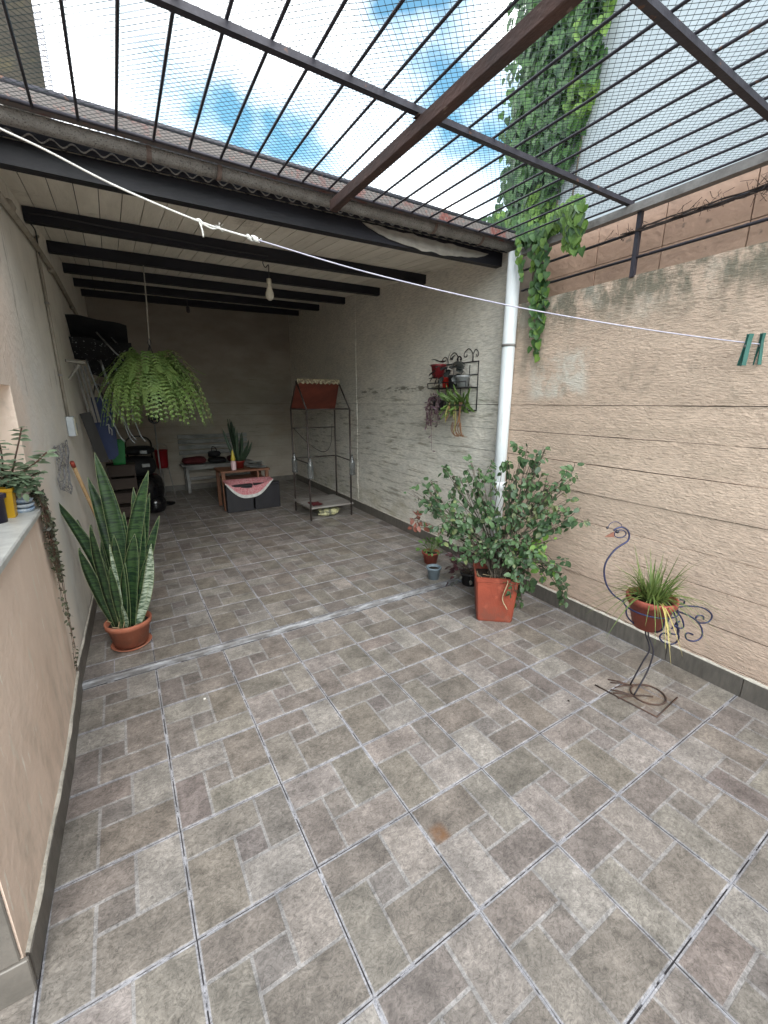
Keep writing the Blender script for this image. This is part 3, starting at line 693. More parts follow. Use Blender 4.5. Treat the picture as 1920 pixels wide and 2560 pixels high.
# ------------------------------------------------------------------ bush in the red square planter
PL0 = Vector((2.31,1.415,0))
BUSH = thing('potted_shrub', PL0, 'big leafy shrub spilling from a square brick-red planter by the downpipe', 'potted plant')
redm = mat('brick_red_clay', (0.27,0.055,0.028), 0.55, col2=(0.20,0.042,0.024), scale=6, bump=.25, bscale=70, speck=(.31,.075,.042), speck_scale=9, speck_pos=.58)
overlay(redm, (.13,.05,.035), [(2,-.1,0,.06,.25)], nscale=12, npos=.42, nwidth=.2, amount=.7)
a_ = math.radians(-40)                        # the planter stands turned
ex = Vector((math.cos(a_),math.sin(a_),0)); ey = Vector((-math.sin(a_),math.cos(a_),0))
def sq(hw, z, rr=.012):
    o = []
    for sx, sy in ((-1,-1),(1,-1),(1,1),(-1,1)):
        for dx, dy in (((0,1),(1,0)) if (sx,sy) in ((-1,-1),(1,1)) else ((1,0),(0,1))):
            o.append(PL0+ex*(sx*(hw-dx*rr))+ey*(sy*(hw-dy*rr))+Vector((0,0,z)))
    return o
b = MB(); b.loft([sq(.126,0),sq(.130,.012),sq(.152,.325),sq(.158,.330),sq(.160,.362),sq(.148,.364),sq(.142,.32),sq(.14,.30)], True, True)
b.build('planter', redm, BUSH)
b = MB(); b.loft([sq(.141,.306),sq(.1415,.315)], True, True); b.build('soil', soil, BUSH)
b = MB()
for i in range(16):                       # dry debris and the pale trailing runner over the rim
    p = PL0+ex*U(-.12,.12)+ey*U(-.12,.12)+Vector((0,0,.31)); b.tube([p,p+rdir(.3)*.05,p+rdir(.3)*.08], .002, 3)
b.tube(bez([PL0+Vector((.0,-.05,.32)),PL0+ex*.07-ey*.165+Vector((0,0,.35)),PL0+ex*.04-ey*.175+Vector((0,0,.22)),PL0+ex*.08-ey*.172+Vector((0,0,.13))],20), .004, 5)
b.build('dry_runner', mat('dry_stalk', (0.42,0.33,0.2), .8, scale=40), BUSH)
bg1 = mat('shrub_leaf', (0.066,0.125,0.045), 0.5, col2=(0.026,0.056,0.025), scale=8, objrand=.3, trans=.2, spec=.5)
bg2 = mat('shrub_young_leaf', (0.22,0.40,0.07), 0.45, col2=(0.13,0.27,0.05), scale=8, objrand=.15, trans=.35)
bg3 = mat('shrub_red_leaf', (0.20,0.07,0.05), 0.5, scale=8, objrand=.2, trans=.2)
BL = [leaf_mesh('leaf_b%d' % i, 'ovate', m_) for i, m_ in enumerate((bg1,bg2,bg3,mat('shrub_olive_leaf', (0.15,0.18,0.075), 0.5, scale=8, objrand=.2, trans=.25)))]
CL = [(-0.6,0.93,0.08,0),(-0.51,1.0,0.07,0),(-0.37,0.91,0.09,0),(-0.41,0.81,0.11,0),(-0.59,0.78,0.05,2),(-0.39,1.14,0.04,0),(-0.16,1.15,0.11,0),(-0.17,1.05,0.1,0),(0.0,1.13,0.08,0),(0.17,1.27,0.11,0),(0.28,1.29,0.05,0),(0.25,1.14,0.12,0),(0.36,1.08,0.09,0),(0.5,1.14,0.06,0),(0.49,0.9,0.09,0),(0.59,0.84,0.06,0),(0.21,1.01,0.1,0),(0.3,0.9,0.11,0),(0.08,0.91,0.11,0),(-0.11,0.91,0.1,0),(-0.23,0.84,0.1,0),(-0.08,0.78,0.12,0),(0.13,0.79,0.11,0),(-0.25,0.69,0.1,0),(-0.36,0.66,0.09,0),(0.0,0.67,0.11,0),(0.36,0.78,0.08,0),(0.41,0.66,0.07,1),(0.36,0.45,0.06,1),(0.25,0.53,0.1,0),(0.42,0.53,0.07,0),(0.47,0.35,0.06,0),(0.1,0.57,0.09,0),(0.58,0.22,0.05,0),(0.28,0.24,0.05,0),(0.26,0.12,0.06,0),(0.27,0.06,0.04,0),(0.13,0.28,0.05,0),(-.5,.9,.06,0),(-.3,1.0,.07,0),(.42,1.0,.06,3),(.05,1.2,.06,0),(-.12,.58,.09,0),(.02,.50,.08,0),(.13,.47,.08,0),(-.22,.55,.08,0),(.2,.6,.09,0),(-.05,.66,.1,0)]
sp_ = []; br = MB()
QB = Vector((2.28,1.42,0))
for s_, z_, r_, k_ in CL:
    if s_ > .3: s_ = .3+(s_-.3)*.72
    dep = U(-.16,.14)
    if s_ > .3: dep = U(-.30,-.12)
    if abs(s_) < .25 and z_ < .7: dep = U(-.22,-.10)
    tgt = QB+RV*s_+MV*dep+Vector((0,0,z_)); tgt.x = min(tgt.x, 2.80+.035*tgt.y-.05)
    root = PL0+Vector((U(-.05,.05),U(-.05,.05),.30))
    midp = root.lerp(tgt,.5)+Vector((U(-.05,.05),U(-.05,.05),.10 if z_ > .5 else .22))
    if z_ < .4: midp = PL0+RV*(s_*.7)+MV*-.1+Vector((0,0,.52))
    Pp = bez([root, root.lerp(midp,.5)+Vector((U(-.03,.03),U(-.03,.03),.05)), midp, tgt], 18)
    br.tube(Pp, [.007*(1-.75*i/(len(Pp)-1)) for i in range(len(Pp))], 5)
    for w_ in range(5):
        i0 = rnd.randrange(len(Pp)//2, len(Pp)); p0 = Pp[i0]; e_ = tgt+rdir(.1)*r_*U(.5,1.5); e_.x = min(e_.x, 2.80+.035*e_.y-.03)
        tw_ = bez([p0,p0.lerp(e_,.5)+rdir()*.015,e_],8); br.tube(tw_, .0022, 4)
        for j in range(int(6+r_*70)):
            p = tw_[rnd.randrange(1,len(tw_))]+rdir()*U(.004,.022)
            p.x = min(p.x, 2.80+.035*p.y-.015)
            out = (p-tgt); out = (out.normalized() if out.length > 1e-4 else rdir())*.6+rdir()*.7+Vector((0,0,-.35))
            nr = Vector((U(-.6,.6)-.35,U(-.6,.6)-.5,U(.2,1.0)))
            kk = k_ if rnd.random() < .8 else 0; kk = kk if rnd.random() > .06 else 3
            sp_.append((BL[kk], p, rquat(nr,out), U(.018,.060)*(1.3 if kk == 1 else 1)))
br.build('branches', stem_m, BUSH)
leaves(BUSH, sp_)

# ------------------------------------------------------------------ snake plant in the terracotta pot
SP0 = Vector((-0.115,2.345,FZ))
SNK = thing('snake_plant', SP0, 'tall snake plant in a round terracotta pot by the left wall', 'potted plant')
snm = mat('snake_leaf', (0.036,0.074,0.026), 0.45, col2=(0.010,0.026,0.014), scale=26, detail=4, lo=.44, hi=.54, stretch=(.45,.45,3.4), bump=.1, bscale=30, objrand=.12, spec=.45)
snr = mat('snake_leaf_edge', (0.20,0.24,0.11), 0.45, scale=20)
snv = mat('snake_leaf_back', (0.36,0.42,0.33), 0.42, col2=(0.06,0.10,0.06), scale=30, detail=3, lo=.42, hi=.56, stretch=(.55,.55,3), spec=.45)
pot(SNK, SP0+Vector((0,0,.022)), .098, .132, .165, terra, 'pot', .034)
b = MB(); b.lathe([(.01,0),(.100,0),(.122,.022),(.117,.022),(.098,.006),(.01,.006)], SP0, 32); b.build('saucer', terra, SNK)
def sword(th, base, tip, w, m, bend=0.0, face=None, twist=0.0, name='leaf', edge=True, n=16):
    base = Vector(base); tip = Vector(tip); d = tip-base
    face = Vector(face) if face else -MV
    side = d.cross(face).normalized(); fr = side.cross(d).normalized()
    b = MB(); ed = MB(); L_ = []; rings = []; eL = []; eR = []
    for i in range(n+1):
        t = i/n; p = base+d*t+side*(bend*math.sin(math.pi*t))
        a = twist*t; sd = side*math.cos(a)+fr*math.sin(a); nf = fr*math.cos(a)-side*math.sin(a)
        ww = w*.5*(min(1,.55+.45*t/.3) if t < .55 else (1-((t-.55)/.45)**2.0)**.8 if t < 1 else 0)
        ww = max(ww, .0008); dep = .28*ww
        rings.append([p-sd*ww+nf*dep, p-sd*ww*.5+nf*.06*ww, p-nf*.004, p+sd*ww*.5+nf*.06*ww, p+sd*ww+nf*dep, p+sd*ww*.5+nf*(.06*ww-.004), p-nf*.009, p-sd*ww*.5+nf*(.06*ww-.004)])
        eL.append(p-sd*ww+nf*dep); eR.append(p+sd*ww+nf*dep)
    b.loft(rings, True, True, None, True); o = b.build(name, m, th)
    if edge:
        ed.tube(eL, .0011, 4); ed.tube(eR, .0011, 4); ed.build('leaf_edge', snr, o)
    return o
LV = [(-.05,-.32,1.02,.075,.10,-.02),(-.02,-.135,1.13,.08,.05,.05),(-.03,-.15,1.01,.055,-.02,.09),(0,-.012,1.29,.085,.07,-.03),(.045,.285,1.18,.085,-.08,-.02),(.07,.27,.88,.05,-.05,.06),
      (.075,.26,.73,.055,.04,-.06),(.0,.03,.74,.03,.01,-.10),(-.01,.0,1.01,.085,.02,.03),(.05,.175,.80,.085,-.02,-.07),(-.06,-.20,.70,.075,.0,-.05),(-.04,-.08,.86,.08,.0,-.08),(.02,.085,.92,.08,.0,.0),(.06,.14,.98,.07,0,.05),(-.07,-.16,.55,.06,0,.0),(.03,.10,.62,.07,0,-.09),(.02,.04,.34,.03,.02,-.1),(-.03,-.05,1.05,.06,.02,.08),(.05,.21,1.02,.055,-.03,.09),(-.06,-.24,.86,.06,.04,.03),(.0,.06,.80,.07,.02,-.09),(.07,.22,.66,.06,0,-.03),(-.02,-.02,.95,.07,0,.06),(.03,.12,1.06,.06,.02,.08),(-.05,-.12,.98,.06,.02,.06),(.01,.02,.6,.06,0,-.11),(-.08,-.14,.7,.055,0,.07),(.06,.19,.92,.06,0,.02)]
for i, (s0, s1, z1, w_, be, dp) in enumerate(LV):
    pale = i in (6, 7, 16)
    sword(SNK, SP0+RV*s0+MV*(dp*.6)+Vector((0,0,.15)), SP0+RV*s1+MV*dp+Vector((0,0,z1)), w_*1.1, snv if pale else snm, be*.6, -MV+RV*U(-.5,.5), U(-.5,.5))
b = MB()
for i in range(9):
    p = SP0+RV*U(-.09,.09)+MV*U(-.1,-.02)+Vector((0,0,.175)); b.tube([p,p+rdir(.4)*.04], .003, 4)
b.build('dry_leaf_bits', mat('dry_leaf', (.35,.26,.15), .9, scale=30), SNK)

# ------------------------------------------------------------------ wire bird planter with a pot of grass
BQ = Vector((2.316,.33,0))
def bp(s, z, d=0.0): return BQ+RV*s+MV*d+Vector((0,0,z))
BIRD = thing('bird_planter', (2.32,.30,0), 'blue wire bird-shaped plant stand with curled tail on the floor by the tan wall', 'plant stand')
blu = mat('blue_wire', (0.038,0.043,0.11), 0.4, col2=(0.025,0.025,0.05), scale=14, metal=.3)
rwm = mat('rusty_wire', (0.10,0.055,0.04), 0.7, col2=(0.05,0.035,0.03), scale=16)
wr = .0046
def wire(name, pts, m=blu, r=wr, n=40):
    b = MB(); b.tube(bez(pts, n), r, 6); return b.build(name, m, BIRD)
wire('neck', [bp(*q) for q in [(-0.241,.967),(-.228,.979),(-.199,.986),(-.17,.97),(-.156,.942),(-.161,.91),(-.191,.888),(-.223,.859),(-.253,.807),(-.262,.762),(-.256,.715),(-.236,.662),(-.202,.615),(-.16,.581),(-.125,.560)]])
hd = wire('eye_ring', [bp(-.205+.030*math.cos(t), .950+.021*math.sin(t)) for t in [2.6-i*2*math.pi/10 for i in range(11)]], blu, .003)
b = MB(); b.lathe([(.001,-.006),(.009,-.004),(.009,.004),(.001,.006)], (0,0,0), 12)
for i, v in enumerate(b.v): b.v[i] = bp(-.222,.962)+RV*v.x+Vector((0,0,v.y))+MV*v.z
b.build('eye', iron, BIRD)
b = MB(); b.loft([[bp(-.240,.960,-.004),bp(-.236,.934,-.004),bp(-.236,.934,.004),bp(-.240,.960,.004)],[bp(-.283,.935,-.001),bp(-.283,.933,-.001),bp(-.283,.933,.001),bp(-.283,.935,.001)]], True, True)
b.build('beak', mat('brown_beak', (.22,.09,.06), .6), BIRD)
wire('crest', [bp(*q) for q in [(-.274,.985),(-.262,1.007),(-.236,1.015),(-.211,1.004),(-.2,.987)]], blu, .0018)
b = MB(); b.lathe([(.001,-.007),(.006,-.004),(.007,0),(.006,.004),(.001,.007)], bp(-.275,.983), 10); b.build('crest_tip', iron, BIRD)
PC = bp(.018,0,.0)                                  # pot axis
ringc = lambda r, z, n=24: [PC+Vector((r*math.cos(2*math.pi*k/n), r*math.sin(2*math.pi*k/n), z)) for k in range(n+1)]
wire('pot_ring', ringc(.128,.535), blu, .0045, 60)
wire('cradle_wire', [bp(-.112,.535),bp(-.105,.49),bp(-.075,.45),bp(-.03,.422),bp(.02,.412),bp(.07,.425),bp(.115,.47),bp(.14,.535)])
wire('cradle_wire', [PC+MV*-.128+Vector((0,0,.535)),PC+MV*-.115+Vector((0,0,.46)),PC+MV*-.06+Vector((0,0,.418)),PC+Vector((0,0,.405)),PC+MV*.06+Vector((0,0,.418)),PC+MV*.128+Vector((0,0,.535))])
wire('leg', [bp(.012,.41),bp(.022,.36),bp(.045,.31),bp(.055,.262),bp(.035,.18,.01),Vector((2.352,.362,.012))], iron, .0042)
wire('leg', [bp(.02,.41,-.01),bp(.03,.36,-.012),bp(.06,.30,-.012),bp(.072,.245,-.012),bp(.05,.14,-.02),Vector((2.277,.300,.012))], iron, .0042)
for f0 in (Vector((2.352,.362,.006)), Vector((2.277,.300,.006))):
    for dx, dy in ((-.075,.075),(-.095,.035),(-.06,.10),(.085,-.06)):
        b = MB(); b.tube([f0, f0+Vector((dx*.5,dy*.5,.006)), f0+Vector((dx,dy,0))], .0038, 5); b.build('toe', rwm, BIRD)
lp = [Vector((2.33+.10*math.cos(t)*.9+.03, .265+.085*math.sin(t), .006)) for t in [i*2*math.pi/16 for i in range(17)]]
wire('base_loop', lp, rwm, .0045, 60)
b = MB(); b.tube([(2.181,.473,.005),(2.215,.146,.005),(2.474,.165,.005)], .0042, 5); b.build('base_rail', rwm, BIRD)
for tl in ([(.15,.526),(.211,.54),(.294,.533),(.344,.505),(.359,.477),(.343,.446),(.299,.442),(.273,.463),(.278,.484),(.307,.484),(.317,.463)],
           [(.15,.515),(.22,.491),(.277,.456),(.309,.407),(.307,.364),(.273,.342),(.232,.353),(.218,.382),(.232,.393),(.259,.382)],
           [(.148,.51),(.186,.435),(.202,.378),(.218,.342),(.215,.306),(.185,.292),(.145,.303),(.117,.331),(.123,.357),(.148,.36),(.171,.335)],
           [(.146,.505),(.125,.456),(.118,.421),(.143,.385),(.175,.385),(.177,.414),(.154,.435),(.138,.414)],
           [(.146,.535),(.165,.554),(.185,.56),(.180,.582),(.152,.590)],
           [(.15,.52),(.20,.47),(.225,.42),(.22,.40),(.19,.405),(.185,.43),(.205,.44)]):
    d0 = U(-.03,.03)
    wire('tail_curl', [bp(a, c, d0*min(1,i/4)) for i, (a, c) in enumerate(tl)])
GP = thing('potted_grass', PC+Vector((0,0,.42)), 'spiky grass-like plant in a round red-brown pot held by the wire bird', 'potted plant')
redb = mat('red_brown_pot', (0.30,0.075,0.05), 0.5, col2=(0.24,0.06,0.04), scale=6, bump=.08, bscale=80)
pot(GP, PC+Vector((0,0,.418)), .070, .118, .180, redb, 'pot', .035)
gb = mat('grass_blade', (0.16,0.21,0.055), 0.5, col2=(0.08,0.13,0.035), scale=14, trans=.25)
gy = mat('dry_blade', (0.50,0.42,0.13), 0.6, col2=(.35,.28,.1), scale=14, trans=.2)
def blade(b, p, d, L_, w, droop, n=7):
    d = Vector(d).normalized(); sd = d.cross(Vector((0,0,1)))
    sd = sd.normalized() if sd.length > .05 else Vector((1,0,0)); rings = []
    for i in range(n+1):
        t = i/n; q = Vector(p)+d*L_*t+Vector((d.x,d.y,0))*droop*.5*t*t*L_-Vector((0,0,droop*t*t*L_)); ww = w*(1-t**1.6)+.0003
        rings.append([q-sd*ww, q+Vector((0,0,-ww*.5)), q+sd*ww])
    b.loft(rings, False, False, None, True)
for nm, m_, cnt, lo_, hi_, dr in (('upright_blades',gb,95,.16,.34,(.0,.45)),('arching_blades',gb,60,.2,.36,(.6,1.3)),('dry_blades',gy,16,.08,.15,(.3,.8))):
    b = MB()
    for i in range(cnt):
        a = U(0,2*math.pi); r = U(0,.07); q = PC+Vector((math.cos(a)*r,math.sin(a)*r,.575)); tilt = U(.05,.75) if nm[0] == 'u' else U(.5,1.2)
        a2 = a+U(-.6,.6); blade(b, q, (math.cos(a2)*tilt,math.sin(a2)*tilt,1), U(lo_,hi_), U(.0026,.0050), U(*dr))
    if nm[0] == 'd':
        for i in range(4):
            q = PC-MV*U(.06,.09)+RV*U(-.02,.03)+Vector((0,0,.59)); blade(b, q, -MV*.6+RV*U(-.3,.1)+Vector((0,0,.6)), U(.12,.17), .004, 1.9, 9)
    tag(b.build(nm, m_, GP), kind='stuff')

# ------------------------------------------------------------------ small pots between shrub and wall
SB0 = Vector((2.30,2.15,FZ))
SB = thing('small_grey_pot', SB0, 'small blue-grey plastic pot of soil beside the square planter', 'pot')
pot(SB, SB0, .050, .066, .115, mat('grey_blue_plastic', (0.20,0.25,0.29), .4, scale=5), 'pot', .02)
RP0 = Vector((2.52,2.48,FZ))
RP = thing('small_red_pot', RP0, 'small red pot with a low green plant behind the grey-blue pot', 'potted plant')
pot(RP, RP0, .062, .086, .12, redb, 'pot', .02)
g2 = mat('bright_leaf', (0.13,0.25,0.06), .45, col2=(.07,.15,.04), scale=10, objrand=.2, trans=.25)
GL = leaf_mesh('leaf_g','ovate',g2); sp_ = []; b = MB()
for i in range(60):
    d = rdir(.5); p = RP0+Vector((0,0,.12))+Vector((d.x*.12,d.y*.12,abs(d.z)*.12)); b.tube([RP0+Vector((0,0,.11)),p],.0015,3); sp_.append((GL,p,rquat((U(-.5,.5),U(-.5,.5),1),d+Vector((0,0,-.4))),U(.03,.055)))
b.build('stems', green_stem, RP); leaves(RP, sp_)
MR0 = Vector((2.55,1.93,0))
MR = thing('maroon_plant', MR0, 'low bushy plant with dark maroon leaves tucked behind the square planter', 'potted plant')
pot(MR, MR0, .07, .09, .12, mat('dark_plastic', (.03,.03,.032), .5), 'pot', .02)
mrm = mat('maroon_leaf', (0.10,0.028,0.038), .4, col2=(.035,.02,.022), scale=10, objrand=.25, trans=.15); mrs = mat('silver_leaf', (0.20,0.22,0.19), .4, col2=(.06,.05,.05), scale=18, objrand=.2)
ML = [leaf_mesh('leaf_m%d' % i,'ovate',q) for i, q in enumerate((mrm, mrs))]; sp_ = []; b = MB()
for i in range(170):
    d = rdir(.35); rr = U(.10,.26); p = MR0+Vector((0,0,.13))+Vector((d.x*rr,d.y*rr,d.z*rr*.9))
    p.z = max(p.z,.04); p.x = min(p.x,2.84)
    if i % 4 == 0: b.tube([MR0+Vector((0,0,.11)),p],.002,3)
    sp_.append((ML[0 if p.z > .13 or rnd.random() < .3 else 1],p,rquat((U(-.6,.6)-.2,U(-.6,.6)-.3,1),d+Vector((0,0,-.3))),U(.035,.06)))
b.build('stems', stem_m, MR); leaves(MR, sp_)

# ================================================================== things on and by the walls
rope = mat('white_rope', (0.74,0.73,0.70), .8, scale=60, bump=.5, bscale=300)
LINE = thing('clothes_line', (-.30,1.78,2.64), 'white rope clothes line crossing the courtyard with a knotted splice', 'clothes line')
LP = [(-.385,1.82,2.70),(-.237,1.75,2.632),(-.097,1.681,2.568),(.121,1.572,2.457),(.403,1.432,2.342),(.594,1.337,2.286)]
b = MB(); P = bez(LP, 60); b.tube(P, .0042, 7); b.build('thick_rope', rope, LINE)
b = MB(); b.tube(bez([(.594,1.337,2.286),(1.045,1.112,2.165),(1.625,.824,2.046),(2.255,.51,1.952),(2.81,.233,1.893),(2.82,.05,1.87)], 60), .0028, 6)
b.build('thin_cord', mat('lilac_cord', (0.50,0.48,0.55), .7, col2=(.36,.35,.46), scale=40), LINE)
kb = MB(); kc = Vector((.594,1.337,2.286)); dr_ = (Vector(LP[-1])-Vector(LP[-2])).normalized()
for k in range(9):
    a0 = k*.9; o = [kc+dr_*(.0055*(k-4.5)+.002*t)+(dr_.orthogonal().normalized()*math.cos(a0+t*.8)+dr_.cross(dr_.orthogonal()).normalized()*math.sin(a0+t*.8))*(.010-.0006*abs(k-4)) for t in range(9)]
    kb.tube(o, .0042, 5)
kb.build('splice_knot', rope, LINE)
kb = MB(); k2 = Vector((.403,1.432,2.342))
kb.tube(bez([k2-dr_*.015,k2+Vector((0,0,.007)),k2+dr_*.015+Vector((0,0,-.006)),k2+Vector((.004,0,-.010))],14), .0045, 6)
kb.tube(bez([k2,k2+Vector((.008,-.004,-.03)),k2+Vector((.010,-.006,-.058))],8), .0035, 6)
kb.tube(bez([k2,k2+dr_*.05+Vector((0,0,-.012)),k2+dr_*.085+Vector((0,0,.002))],8), .0035, 6)
for q in range(10): kb.tube([k2+dr_*.08, k2+dr_*.085+rdir()*.022], .0009, 3)
kb.build('loose_knot', rope, LINE)
pegm = mat('green_plastic', (0.035,0.14,0.115), .4, col2=(.02,.09,.075), scale=12)
def peg(p, lean, label):
    t = thing('clothes_peg', p, label, 'clothes peg', 'pegs on the clothes line')
    p = Vector(p); ax = Vector((lean*.851,lean*-.525,1)).normalized(); sd = Vector((.525,.851,0)); wd = sd.cross(ax)
    for s_ in (-1,1):
        b = MB(); rings = []
        for i in range(9):
            u = -.110+.150*i/8; gap = .004+.007*abs((u-.01)/.09); th_ = .0055
            c = p+ax*u+sd*(s_*(gap+.0))
            rings.append([c-wd*.011-sd*th_*.5, c+wd*.011-sd*th_*.5, c+wd*.011+sd*th_*.5, c-wd*.011+sd*th_*.5])
        b.loft(rings, True, True); b.build('peg_half', pegm, t)
    b = MB(); b.tube([p-wd*.011+ax*-.018, p+wd*.011+ax*-.018], .0075, 10); b.build('spring', galv, t)
peg((2.738,.268,1.900), .10, 'green plastic clothes peg leaning more, the left one of the two')
peg((2.805,.234,1.905), .0, 'green plastic clothes peg nearer the right edge of the picture')

# conduit, pipe and socket box on the left wall
gp = mat('old_pipe', (0.34,0.31,0.26), .6, col2=(.24,.21,.17), scale=12)
t = thing('conduit', lw(3.45,1.5,.012), 'thin grey electric conduit running down the left wall to a socket box', 'conduit')
b = MB(); b.tube([lw(3.45,1.50,.014),lw(3.45,2.62,.014),lw(3.50,2.74,.014),lw(3.6,2.78,.014)], .011, 8); b.build('conduit_pipe', gp, t)
for z in (1.8,2.3):
    b = MB(); b.box((lwx(3.45)+.001,3.43,z), (lwx(3.45)+.027,3.47,z+.012)); b.build('conduit_clip', galv, t)
t = thing('socket_box', lw(3.46,1.42,0), 'small square pale blue-grey socket box low on the left wall', 'socket box')
b = MB(); b.box((lwx(3.46)+.001,3.38,1.35), (lwx(3.46)+.05,3.56,1.50), None, .006); b.build('box', mat('pale_plastic', (.50,.54,.57), .4, scale=6), t)
b = MB(); b.box((lwx(3.46)+.051,3.385,1.355), (lwx(3.46)+.058,3.555,1.495), None, .003); b.build('cover', mat('cream_plastic', (.58,.55,.42), .4, scale=6), t)
b = MB(); b.box((lwx(3.46)+.0581,3.43,1.39), (lwx(3.46)+.060,3.49,1.45), None, .001); b.build('socket', mat('grey_plastic', (.22,.25,.28), .4), t)
t = thing('wall_pipe', lw(4,2.62,.02), 'old beige pipe running level high along the left wall', 'pipe')
b = MB(); b.tube([lw(2.05,2.585,.022),lw(3.2,2.65,.022),lw(4.2,2.66,.022),lw(5.6,2.58,.022),lw(7.7,2.55,.022)], .019, 8); b.build('pipe', gp, t)
for y in (2.6,3.92,5.2,6.5):
    b = MB(); b.tube([lw(y,2.615+(.03 if y<4.5 else -.03),.022),lw(y+.05,2.615+(.03 if y<4.5 else -.03),.022)], .026, 8); b.build('pipe_clamp', gp, t)
CB = MB(); CB.tube(bez([lw(3.45,2.60,.02),lw(3.4,2.75,.03),(lwx(3.3)+.05,3.175,2.79),(.2,3.175,2.79),(.9,3.175,2.785),(1.25,3.175,2.79)], 40), .005, 5)
tag(CB.build('lamp_cable', mat('dark_cable', (.03,.03,.035), .5), None, (.4,3.18,2.76)), 'thin dark cable strung along the second beam to the bulb', 'cable')
t = thing('hanging_bulb', (1.25,3.22,2.74), 'bare white bulb hanging on a bent wire from the second beam', 'light bulb')
b = MB(); b.box((1.22,3.20,2.775), (1.29,3.25,2.800)); b.build('ceiling_rose', bm_, t)
b = MB(); b.tube(bez([(1.235,3.22,2.785),(1.215,3.22,2.75),(1.235,3.22,2.715),(1.262,3.22,2.74),(1.262,3.22,2.68),(1.258,3.22,2.62)],24), .004, 5); b.build('wire', MATS['dark_cable'], t)
b = MB(); b.lathe([(.004,.0),(.019,-.004),(.021,-.05),(.018,-.054)], (1.258,3.22,2.635), 16); b.build('bulb_holder', mat('cream_holder', (.60,.56,.46), .5), t)
b = MB(); b.lathe([(.014,0),(.018,-.012),(.022,-.03),(.034,-.062),(.036,-.085),(.028,-.108),(.012,-.12),(.001,-.122)], (1.258,3.22,2.583), 20); b.build('bulb', mat('opal_glass', (.66,.62,.52), .25, scale=2), t)
t = thing('spare_lamp_holder', (1.0,5.9,2.85), 'small dark empty lamp holder hanging near the back wall', 'lamp holder')
b = MB(); b.tube([(1.03,6.17,2.99),(1.03,6.17,2.90)], .004, 5); b.build('wire', MATS['dark_cable'], t)
b = MB(); b.lathe([(.004,.0),(.022,-.01),(.024,-.07),(.012,-.085)], (1.03,6.17,2.90), 12); b.build('holder', iron, t)

# hanging fern
FC = Vector((.335,4.15,1.74))
FERN = thing('hanging_fern', FC, 'big arching green fern in a basket hung from the beam by a cord', 'fern')
b = MB(); b.tube([(.39,4.2,2.88),(.38,4.19,2.6),(.352,4.16,2.14)], .0055, 6); b.build('cord', mat('grey_cord', (.40,.37,.33), .8), FERN)
b = MB()
for k in range(3):
    a = k*2.094+.4; b.tube([(.352,4.16,2.14),FC+Vector((.13*math.cos(a),.13*math.sin(a),.02))], .004, 5)
b.tube(bez([(.352,4.16,2.20),(.366,4.16,2.17),(.352,4.16,2.13),(.34,4.16,2.16),(.352,4.16,2.19)],16), .004, 5)
b.build('hanger_wires', iron, FERN)
pot(FERN, FC-Vector((0,0,.16)), .09, .135, .17, mat('dark_plastic', (.03,.03,.032), .5), 'basket', .02)
fm = mat('fern_green', (0.33,0.46,0.15), .5, col2=(0.18,0.29,0.09), scale=9, objrand=.22, trans=.3)
fm2 = mat('fern_yellowing', (0.26,0.28,0.12), .5, col2=(0.20,0.20,0.09), scale=9, trans=.3)
for i in range(210):
    a = U(0,2*math.pi); R_ = U(.20,.45); up = U(.02,.26) if i % 4 else U(.2,.36); dn = U(.12,.42) if i % 4 else U(-.1,.1)
    if i < 6: a = -.55+U(-.3,.3); R_ = U(.48,.56); dn = U(.34,.44)
    d = Vector((math.cos(a),math.sin(a),0)); sd = Vector((-d.y,d.x,0)); P0 = FC+d*.05
    P = bez([P0, P0+d*R_*.35+Vector((0,0,up)), P0+d*R_*.78+Vector((0,0,up*.55-dn*.25)), P0+d*R_+Vector((0,0,up*.2-dn))], 21)
    b = MB(); b.tube(P, .0014, 3)
    for j in range(1, len(P)-1):
        t_ = j/(len(P)-1); w = .056*min(1,t_*4)*(1-.75*max(0,t_-.45)/.55); tg = (P[j+1]-P[j-1]).normalized()
        for s_ in (-1,1):
            e = (sd*s_+tg*.35+Vector((0,0,-.25))).normalized(); hw = tg*.0105; p = P[j]; q = p+e*w*U(.85,1.1); mi = p.lerp(q,.5)+Vector((0,0,.004))
            b.add([p-hw*.5,p+hw*.5,mi+hw,q,mi-hw], [(0,1,2,3,4)])
    b.build('frond', fm2 if i in (1,4,9) else fm, FERN)

# wrought iron rack with pots on the white wall
RACK = thing('wall_rack', rw(2.62,1.5,.06), 'black wrought iron plant rack with scroll top on the white wall', 'plant rack')
blk = mat('black_iron', (0.018,0.016,0.018), .5, scale=20)
def rwire(name, pts, r=.0045, n=20, sm=False):
    b = MB(); b.tube(bez(pts, n) if sm else pts, r, 5); return b.build(name, blk, RACK)
ya, yb_ = 2.90, 2.31
for y in (ya, yb_): rwire('upright', [rw(y,1.53 if y == yb_ else 1.53,.006), rw(y,1.98,.006)], .006)
for y in (2.78,2.665,2.55,2.43): rwire('slat', [rw(y,1.53,.006), rw(y,1.95,.006)])
for z in (1.975,1.86,1.745,1.535): rwire('cross_rail', [rw(ya,z,.006), rw(yb_,z,.006)], .006)
for z in (1.745,1.535):
    for d in (.05,.10,.15): rwire('shelf_rod', [rw(ya,z,d), rw(yb_,z,d)], .005)
    for y in (ya,2.6,yb_): rwire('shelf_bracket', [rw(y,z,.006), rw(y,z,.15), rw(y,z+.05,.155)], .005)
    rwire('shelf_front_rail', [rw(ya,z+.05,.155), rw(yb_,z+.05,.155)], .005)
